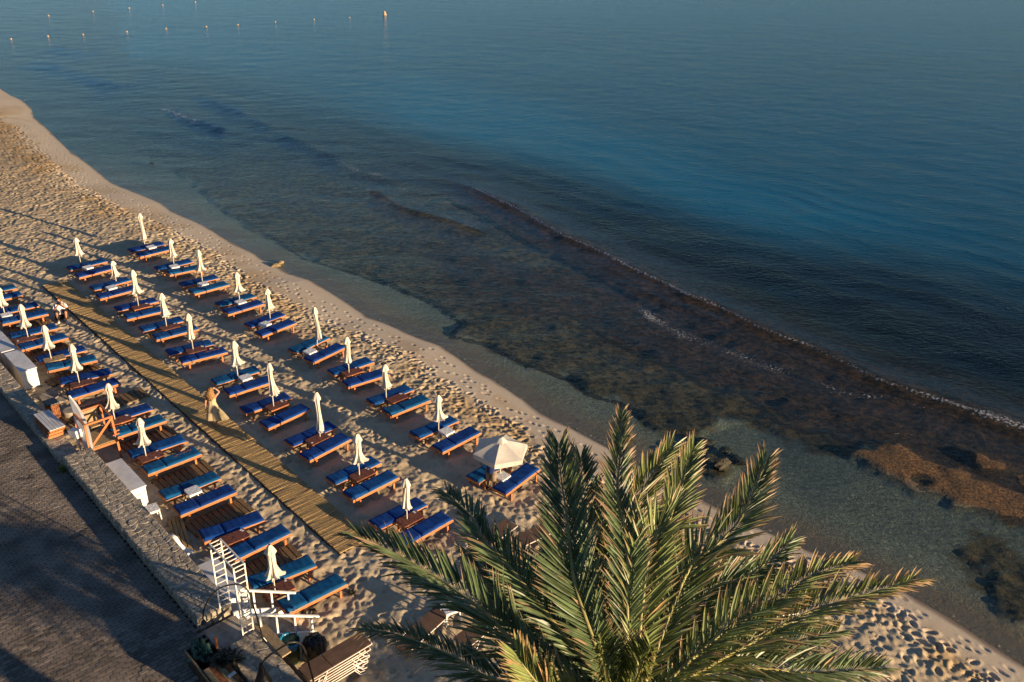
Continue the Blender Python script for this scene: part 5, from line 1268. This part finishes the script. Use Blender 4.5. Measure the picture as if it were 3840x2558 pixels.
FR = [  # photo points from tip to visible base, target length, side up vector, leaflet length, kind, droop
 ('a', [cA(560, 525), cA(690, 650), cA(770, 790), cA(930, 960)], 4.3, .5, .50, 'frond', .12),
 ('b', [cA(70, 760), cA(320, 880), cA(600, 1055), cA(800, 1210), cA(1010, 1420)], 4.6, .4, .62, 'frond', .10),
 ('c', [cA(105, 1275), cA(300, 1310), cA(600, 1430), cA(830, 1560)], 4.6, .0, .50, 'frond', .30),
 ('d', [cA(690, 860), cA(800, 980), cA(930, 1130), cA(1110, 1330)], 3.7, 1.0, .62, 'frond', .05),
 ('e', [cA(1125, 790), cA(1195, 1000), cA(1260, 1250), cA(1335, 1550)], 3.6, 1.3, .55, 'frond', .05),
 ('f', [cA(1180, 240), cA(1190, 420), cA(1222, 640), cA(1245, 860), cA(1290, 1100)], 4.2, .9, .60, 'frond', .05),
 ('g', [cA(1300, 320), cA(1320, 560), cA(1342, 820), cA(1360, 1120)], 4.1, 1.2, .55, 'frond', .05),
 ('h', [cA(1530, 70), cA(1520, 300), cA(1505, 520), cA(1555, 780), cA(1560, 1000)], 4.4, .5, .42, 'frond', .08),
 ('i', [cB(320, 275), cB(180, 470), cB(100, 650), cB(40, 850)], 4.2, 1.2, .55, 'frond_young', .02),
 ('j', [cB(445, 275), cB(385, 440), cB(310, 670), cB(200, 850)], 4.0, 1.5, .52, 'frond_young', .02),
 ('k', [cB(850, 335), cB(760, 560), cB(685, 690), cB(560, 820), cB(400, 980)], 4.6, .6, .58, 'frond', .04),
 ('l', [cB(780, 985), cB(600, 1015), cB(400, 1070), cB(270, 1160), cB(130, 1390)], 3.9, .9, .78, 'frond', .03),
 ('m', [cB(1340, 905), cB(1100, 980), cB(900, 1100), cB(700, 1220), cB(480, 1400)], 4.6, .1, .52, 'frond_young', .10),
 ('n', [cB(1670, 1005), cB(1350, 1095), cB(1100, 1175), cB(850, 1300), cB(600, 1440)], 5.2, .0, .56, 'frond_young', .10),
 ('o', [cB(1480, 1490), cB(1100, 1515), cB(850, 1495), cB(650, 1490), cB(400, 1560)], 4.4, .3, .58, 'frond', .10),
 ('p', [cB(985, 785), cB(860, 900), cB(700, 1000), cB(500, 1100)], 4.1, 1.3, .50, 'frond', .02),
 ('q', [cB(330, 600), cB(230, 800), cB(130, 1000), cB(60, 1250)], 3.5, 1.2, .60, 'frond', .02),
 ('r', [cB(560, 860), cB(420, 960), cB(280, 1060), cB(100, 1300)], 3.5, 1.1, .60, 'frond', .02),
 ('s', [cA(950, 1420), cA(1000, 1500), cA(1080, 1600), cA(1180, 1700)], 2.4, 1.2, .55, 'frond_young', .0),
 ('t', [cA(1570, 1320), cA(1560, 1420), cA(1540, 1560), cA(1520, 1650)], 2.3, 1.2, .5, 'frond_young', .0),
 ('u', [cA(1400, 1300), cA(1420, 1400), cA(1440, 1500), cA(1470, 1620)], 2.5, 1.2, .5, 'frond', .0),
 ('v', [cA(1690, 1370), cA(1650, 1450), cA(1610, 1560), cA(1560, 1680)], 2.3, 1.0, .5, 'frond_young', .0),
 ('w', [cA(720, 1010), cA(880, 1160), cA(1010, 1310), cA(1180, 1480)], 4.0, .4, .60, 'frond', .12),
 ('x', [cB(1240, 1290), cB(1000, 1340), cB(700, 1400), cB(400, 1470)], 4.2, .2, .55, 'frond', .12),
 ('y', [cB(60, 1150), cB(0, 1250), cB(-40, 1380), cB(-60, 1500)], 2.9, 1.4, .55, 'frond', .02),
 ('z', [cA(1480, 900), cA(1475, 1080), cA(1480, 1260), cA(1490, 1450)], 3.2, 1.3, .55, 'frond', .02),
 ('aa', [cA(880, 800), cA(1000, 1000), cA(1100, 1200), cA(1230, 1420)], 3.9, .7, .62, 'frond', .08),
]
hand = {}
for i, (nm_, pts, Lt, up, LL, mt, dr) in enumerate(FR):
    tipp = pts[0]
    # find the tip height that gives the frond its real length
    best = None
    zz = CROWN.z+2.6
    while zz > CROWN.z-3.5:
        d = (G(tipp, zz)-CROWN).length
        if best is None or abs(d-Lt*.96) < best[0]: best = (abs(d-Lt*.96), zz)
        zz -= .05
    zt = best[1]; n_ = len(pts)
    cum = [0]
    P_ = list(pts)
    for k in range(1, n_): cum.append(cum[-1]+math.dist(P_[k], P_[k-1]))
    basepx = (2345, 2670); full = cum[-1]+math.dist(P_[-1], basepx)*.9
    curve = []
    arch = .75 if dr < .08 else 1.0
    for k in range(n_):
        s = 1-cum[k]/full; z = CROWN.z+(zt-CROWN.z)*s+arch*.42*4*s*(1-s)*(1 if Lt > 3 else .4); curve.append(G(P_[k], z))
    curve.append(CROWN+Vector((nr.normal()*.06, nr.normal()*.06, .1))); curve = curve[::-1]
    curve = [c-CROWN for c in curve]
    # leaf plane normal: towards the sky, leaning back to the camera for upright fronds
    tgm = (curve[-1]-curve[0]).normalized(); upv = (Vector((0, 0, 1)) + Vector((0, -1, 0))*up*.5 + Vector((.15*math.sin(i*2.3), 0, 0))).normalized()
    rm, lm = frond_mesh(curve, 108, LL*1.42, .038, nm_, M[mt], 100+i, upv, tan=(.22 if nm_ in 'hkmnc' else 0), vee=.26, droop=dr*1.1)
    fo = link(bpy.data.objects.new('frond', rm), palm); fo.location = (0, 0, CROWN.z)
    lo = link(bpy.data.objects.new('leaflets', lm), fo); lo['kind'] = 'stuff'
    hand[nm_] = (rm, lm)
# fronds on the camera side of the crown, below the picture
for k in range(9):
    a = R(190+k*20); e = .25+.1*(k % 3); c = []
    for s in np.linspace(0, 1, 6): c.append(Vector((math.cos(a)*3.9*s, math.sin(a)*3.9*s*.8, 4*s*(1-s)*.9+(-1.0*s))))
    rm, lm = frond_mesh(c, 60, .55, .04, 'back', M['frond'], 300+k, Vector((0, 0, 1)), droop=.2)
    fo = link(bpy.data.objects.new('frond', rm), palm); fo.location = (0, 0, CROWN.z); lo = link(bpy.data.objects.new('leaflets', lm), fo); lo['kind'] = 'stuff'
# ================================================================== neighbouring trees beyond the lower edge (their shade falls on the pavement)
gen = []
for k in range(5):
    c = [Vector((2.9*s, 0, 4*s*(1-s)*(.5+.15*k)+(.5-.45*k)*s)) for s in np.linspace(0, 1, 6)]
    gen.append(frond_mesh(c, 34, .62, .06, 'g', M['frond'], 400+k, Vector((0, 0, 1)), droop=.2))
def small_palm(x, y, h, label, n_=26, sc=1.0):
    o = empty('palm_tree', (x, y, 0), 0, label, 'palm tree', 'palms beyond the lower edge')
    m = MB(); m.tube([(0, 0, 0), (0, 0, h*.5), (0, 0, h)], [.26, .19, .24], 10); m.obj('trunk', M['bark'], o)
    for k in range(n_):
        rm, lm = gen[k % 5]; fo = link(bpy.data.objects.new('frond', rm), o); fo.location = (0, 0, h); fo.rotation_euler = (0, 0, k*2.39996); fo.scale = (sc, sc, sc)
        lo = link(bpy.data.objects.new('leaflets', lm), fo); lo['kind'] = 'stuff'
for x, y, h, sc, lab in ((2.9, 11.2, 3.7, .5, 'small palm just below the picture edge, left of the large palm'), (6.1, 8.7, 4.6, .5, 'small palm below the picture edge, right of the large palm'), (8.6, 10.9, 1.7, .55, 'lowest palm below the picture edge, nearest the beach')):
    small_palm(x, y, h, lab, 34, sc)
# ================================================================== people
def skin_body(name, joints, edges, radii, mat, parent, sub=2):
    me = bpy.data.meshes.new(name); me.from_pydata(joints, edges, []); o = bpy.data.objects.new(name, me); COL.objects.link(o)
    sk = o.modifiers.new('skin', 'SKIN'); sk.use_smooth_shade = True
    for i, r_ in enumerate(radii):
        d = me.skin_vertices[0].data[i]; d.radius = (r_, r_) if not isinstance(r_, tuple) else r_; d.use_root = (i == 0)
    ss = o.modifiers.new('sub', 'SUBSURF'); ss.levels = sub; ss.render_levels = sub
    bpy.context.view_layer.update(); dg = bpy.context.evaluated_depsgraph_get(); nm2 = bpy.data.meshes.new_from_object(o.evaluated_get(dg))
    nm2.materials.clear(); nm2.materials.append(mat)
    bpy.data.objects.remove(o); nm2.polygons.foreach_set('use_smooth', [True]*len(nm2.polygons))
    return link(bpy.data.objects.new(name, nm2), parent)
def blob(c, r, mat, name, parent, seed=0, curl=0.0, n_=24):
    m = MB(); rx, ry, rz = r; rg = random.Random(seed)
    for i in range(n_//2+1):
        ph = -math.pi/2+math.pi*i/(n_//2)
        for k in range(n_):
            th = 6.283*k/n_; q = 1+curl*(math.sin(5*th+i*1.9)+math.sin(9*th-i*2.7+1))*.5+curl*rg.uniform(-.6, .6); m.v.append((rx*q*math.cos(ph)*math.cos(th), ry*q*math.cos(ph)*math.sin(th), rz*q*math.sin(ph)))
    for i in range(n_//2):
        for k in range(n_): a = i*n_+k; b = i*n_+(k+1) % n_; m.f.append((a, b, b+n_, a+n_)); m.m.append(0)
    o = m.obj(name, mat, parent, smooth=True); o.location = c; return o
def fingers(parent, wrist, d, mat, up=Vector((0, 0, 1)), curl=.3, L=.085):
    m = MB(); d = Vector(d).normalized(); s = d.cross(up).normalized(); w_ = Vector(wrist)
    m.tube([w_, w_+d*.045, w_+d*.085], [.026, .040, .034], 8)
    for k, (o_, l) in enumerate(((-.030, .85), (-.010, 1), (.010, .95), (.030, .75))):
        a = w_+d*.075+s*o_; b = a+(d-up*curl*.4).normalized()*L*l*.5; c = b+(d-up*curl).normalized()*L*l*.5; m.tube([a, b, c], [.0095, .009, .007], 6)
    a = w_+d*.03+s*.035; m.tube([a, a+(d+s*.8).normalized()*.04, a+(d*1.2+s*.4).normalized()*.07], [.011, .010, .008], 6)
    return m.obj('hand', mat, parent, smooth=True)
def head(parent, c, skin, face, tilt=0):
    """face: yaw of the direction the face looks, local"""
    o = blob(c, (.088, .075, .115), skin, 'head', parent, n_=20); o.rotation_euler = (0, 0, face)
    m = MB(); m.tube([(.085, 0, .01), (.108, 0, -.015), (.088, 0, -.028)], [.010, .016, .012], 6); m.obj('nose', skin, o, smooth=True)
    m = MB(); m.box((.086, 0, -.055), (.012, .045, .010)); m.obj('mouth', M['rust'], o)
    for s in (-1, 1):
        m = MB(); m.box((.080, s*.030, .018), (.012, .024, .010)); m.obj('eye', M['black'], o)
        m = MB(); m.box((.0, s*.077, 0), (.03, .014, .05)); m.obj('ear', skin, o)
    return o
# woman walking on the boardwalk, seen from behind
wf = G(tp(11, 1600, 575), .06); wt_ = topz(Vector((wf.x, wf.y, .06)), tp(11, 1545, 8))
wm = empty('person', (wf.x, wf.y, .06), R(95), 'woman with curly fair hair and long beige dress walking along the boardwalk', 'person')
# local x = walking direction (away from camera), y = left
J = [(0, 0, .92), (0, 0, 1.10), (0, 0, 1.28), (.01, 0, 1.38), (.02, 0, 1.50), (0, .16, 1.33), (-.04, .24, 1.08), (-.02, .27, .86), (0, -.16, 1.33), (.10, -.30, 1.46), (.06, -.16, 1.64),
     (0, .09, .84), (.05, .10, .46), (.0, .10, .08), (.10, .10, .03), (0, -.09, .84), (-.04, -.09, .46), (-.14, -.09, .10), (-.05, -.09, .03)]
E_ = [(0, 1), (1, 2), (2, 3), (3, 4), (2, 5), (5, 6), (6, 7), (2, 8), (8, 9), (9, 10), (0, 11), (11, 12), (12, 13), (13, 14), (0, 15), (15, 16), (16, 17), (17, 18)]
RD = [.13, .105, .12, .055, .05, .055, .042, .030, .055, .042, .030, .085, .058, .036, .03, .085, .058, .036, .03]
bd = skin_body('body', J, E_, RD, M['skin'], wm)
head(wm, (.03, 0, 1.58), M['skin'], 0)
blob((-.03, .0, 1.60), (.13, .12, .12), M['hair_blond'], 'hair', wm, 3, .16, 30); hh = blob((-.09, .01, 1.43), (.10, .16, .24), M['hair_blond'], 'long_hair', wm, 5, .18, 32)
fingers(wm, (-.02, .27, .86), (0, .02, -1), M['skin'], Vector((1, 0, 0))); fingers(wm, (.06, -.16, 1.64), (-.2, .9, .25), M['skin'])
def skirt(parent, prof, mat, name, folds, seed, ox=0, oy=0, NT=48):
    m = MB()
    for i, (z, rx, ry) in enumerate(prof):
        for k in range(NT):
            th = 6.283*k/NT; f = 1+folds*(1-i/(len(prof)-1))*(math.cos(7*th+seed)+.5*math.cos(12*th+seed*2+i*.3))*.5; g_ = (1-i/(len(prof)-1)); m.v.append((rx*f*math.cos(th)+ox*g_, ry*f*math.sin(th)+oy*g_, z))
    for i in range(len(prof)-1):
        for k in range(NT): a = i*NT+k; b = i*NT+(k+1) % NT; m.f.append((a, b, b+NT, a+NT)); m.m.append(0)
    return m.obj(name, mat, parent, smooth=True)
dr_ = skirt(wm, [(.36, .25, .29), (.50, .235, .27), (.65, .20, .23), (.85, .165, .195), (.97, .135, .165), (1.06, .115, .14), (1.18, .125, .155), (1.30, .125, .165), (1.38, .07, .10)], M['dress'], 'dress', .22, 1)
skirt(wm, [(.30, .16, .20), (.55, .15, .17), (.78, .12, .13), (.98, .06, .07)], M['dress_sheer'], 'sheer_panel', .30, 4, ox=.03, oy=-.34)
# man under the open parasol
mf = G(tp(9, 1335, 1310), 0); mn = empty('person', (mf.x, mf.y, -.01), R(60), 'man in khaki shorts and navy shirt, half hidden under the open parasol', 'person')
J = [(0, 0, .98), (0, 0, 1.15), (.02, 0, 1.36), (.04, 0, 1.47), (.06, 0, 1.58), (.02, .19, 1.42), (.14, .24, 1.22), (.30, .16, 1.38), (.02, -.19, 1.42), (.14, -.24, 1.22), (.30, -.12, 1.42),
     (0, .11, .90), (.03, .14, .50), (-.01, .15, .09), (.11, .17, .03), (0, -.11, .90), (.04, -.13, .50), (-.03, -.14, .09), (.09, -.15, .03)]
RD = [.15, .14, .15, .06, .055, .06, .05, .036, .06, .05, .036, .10, .068, .042, .036, .10, .068, .042, .036]
skin_body('body', J, E_, RD, M['tan_skin'], mn); head(mn, (.07, 0, 1.67), M['tan_skin'], 0); blob((.05, 0, 1.71), (.10, .09, .09), M['hair_dark'], 'hair', mn, 1, .03)
fingers(mn, (.30, .16, 1.38), (.8, -.3, .4), M['tan_skin']); fingers(mn, (.30, -.12, 1.42), (.8, .3, .4), M['tan_skin'])
skirt(mn, [(.86, .17, .20), (1.0, .165, .195), (1.15, .155, .185), (1.30, .165, .215), (1.42, .13, .22), (1.48, .07, .09)], M['navy'], 'shirt', .05, 2)
for s in (-1, 1):
    sk_ = skirt(mn, [(.48, .105, .11), (.65, .115, .12), (.82, .13, .125), (.97, .12, .115)], M['khaki'], 'shorts_leg', .05, 3, NT=24); sk_.location = (.015, s*.115, 0)
    q = MB(); q.bar((.02, s*.18, 1.43), (.13, s*.235, 1.25), .12, .12); q.obj('sleeve', M['navy'], mn)
    q = MB(); q.box((.03, s*.155, .012), (.27, .10, .035)); q.obj('sandal', M['dark_cloth'], mn, bevel=.01)
mn.scale = (.88, .88, .88)
# seated photographer
pf = G(tp(2, 930, 830), 0); ph_ = empty('person', (pf.x, pf.y, 0), R(-62), 'seated man in white shirt and dark trousers holding a black camera up', 'person')
# local +x = facing; feet near the origin, hips behind
J = [(-.62, 0, .34), (-.60, 0, .52), (-.54, 0, .74), (-.48, 0, .86), (-.44, 0, .93), (-.52, .19, .78), (-.34, .27, .60), (-.24, .10, .84), (-.52, -.19, .78), (-.34, -.27, .60), (-.24, -.08, .84),
     (-.56, .12, .34), (-.18, .20, .50), (-.10, .16, .10), (.04, .17, .05), (-.56, -.12, .34), (-.22, -.20, .50), (-.22, -.18, .10), (-.08, -.19, .05)]
RD = [.16, .14, .155, .06, .055, .06, .045, .034, .06, .045, .034, .10, .075, .045, .04, .10, .075, .045, .04]
skin_body('body', J, E_, RD, M['tan_skin'], ph_); head(ph_, (-.40, 0, 1.02), M['tan_skin'], 0); blob((-.44, 0, 1.06), (.105, .095, .10), M['hair_dark'], 'hair', ph_, 2, .05)
fingers(ph_, (-.24, .10, .84), (.5, -.5, .7), M['tan_skin']); fingers(ph_, (-.24, -.08, .84), (.5, .5, .7), M['tan_skin'])
sh = skirt(ph_, [(.30, .20, .22), (.42, .19, .21), (.55, .175, .20), (.70, .18, .225), (.80, .15, .23), (.88, .07, .09)], M['white_shirt'], 'shirt', .06, 5); sh.location = (-.58, 0, 0)
for s in (-1, 1):
    q = MB(); q.tube([(-.52, s*.19, .79), (-.42, s*.25, .68), (-.36, s*.265, .62)], [.075, .07, .065], 10); q.obj('sleeve', M['white_shirt'], ph_, smooth=True)
    q = MB(); q.tube([(-.60, s*.12, .34), (-.20-.02*(s < 0), s*.20, .52), (-.18-.06*(s < 0), s*.175, .30), (-.12-.11*(s < 0), s*.17, .12)], [.13, .095, .075, .065], 12); q.obj('trouser_leg', M['dark_cloth'], ph_, smooth=True)
    q = MB(); q.box((-.02-.12*(s < 0), s*.18, .045), (.28, .10, .09)); q.obj('shoe', M['white_shirt'], ph_, bevel=.03)
q = MB(); q.box((-.63, 0, .10), (.5, .6, .26)); o = q.obj('seat_pad', M['dark_cloth'], bevel=.05); o.location = (pf.x, pf.y, 0); o.rotation_euler = (0, 0, R(-62)); tag(o, 'dark bag the photographer sits on at the end of the lounger', 'bag')
camr = empty('camera', (0, 0, 0), R(-62), 'black camera held up to the face of the seated photographer', 'camera')
camr.location = Vector((pf.x, pf.y, 0)) + Matrix.Rotation(R(-62), 3, 'Z') @ Vector((-.20, .01, .96))
q = MB(); q.box((0, 0, 0), (.06, .14, .10)); q.box((-.01, 0, .06), (.05, .06, .03)); q.obj('camera_body', M['black'], camr, bevel=.008)
q = MB(); q.tube([(.03, 0, 0), (.13, 0, 0)], [.038, .042], 14); q.obj('lens', M['black'], camr, smooth=True)
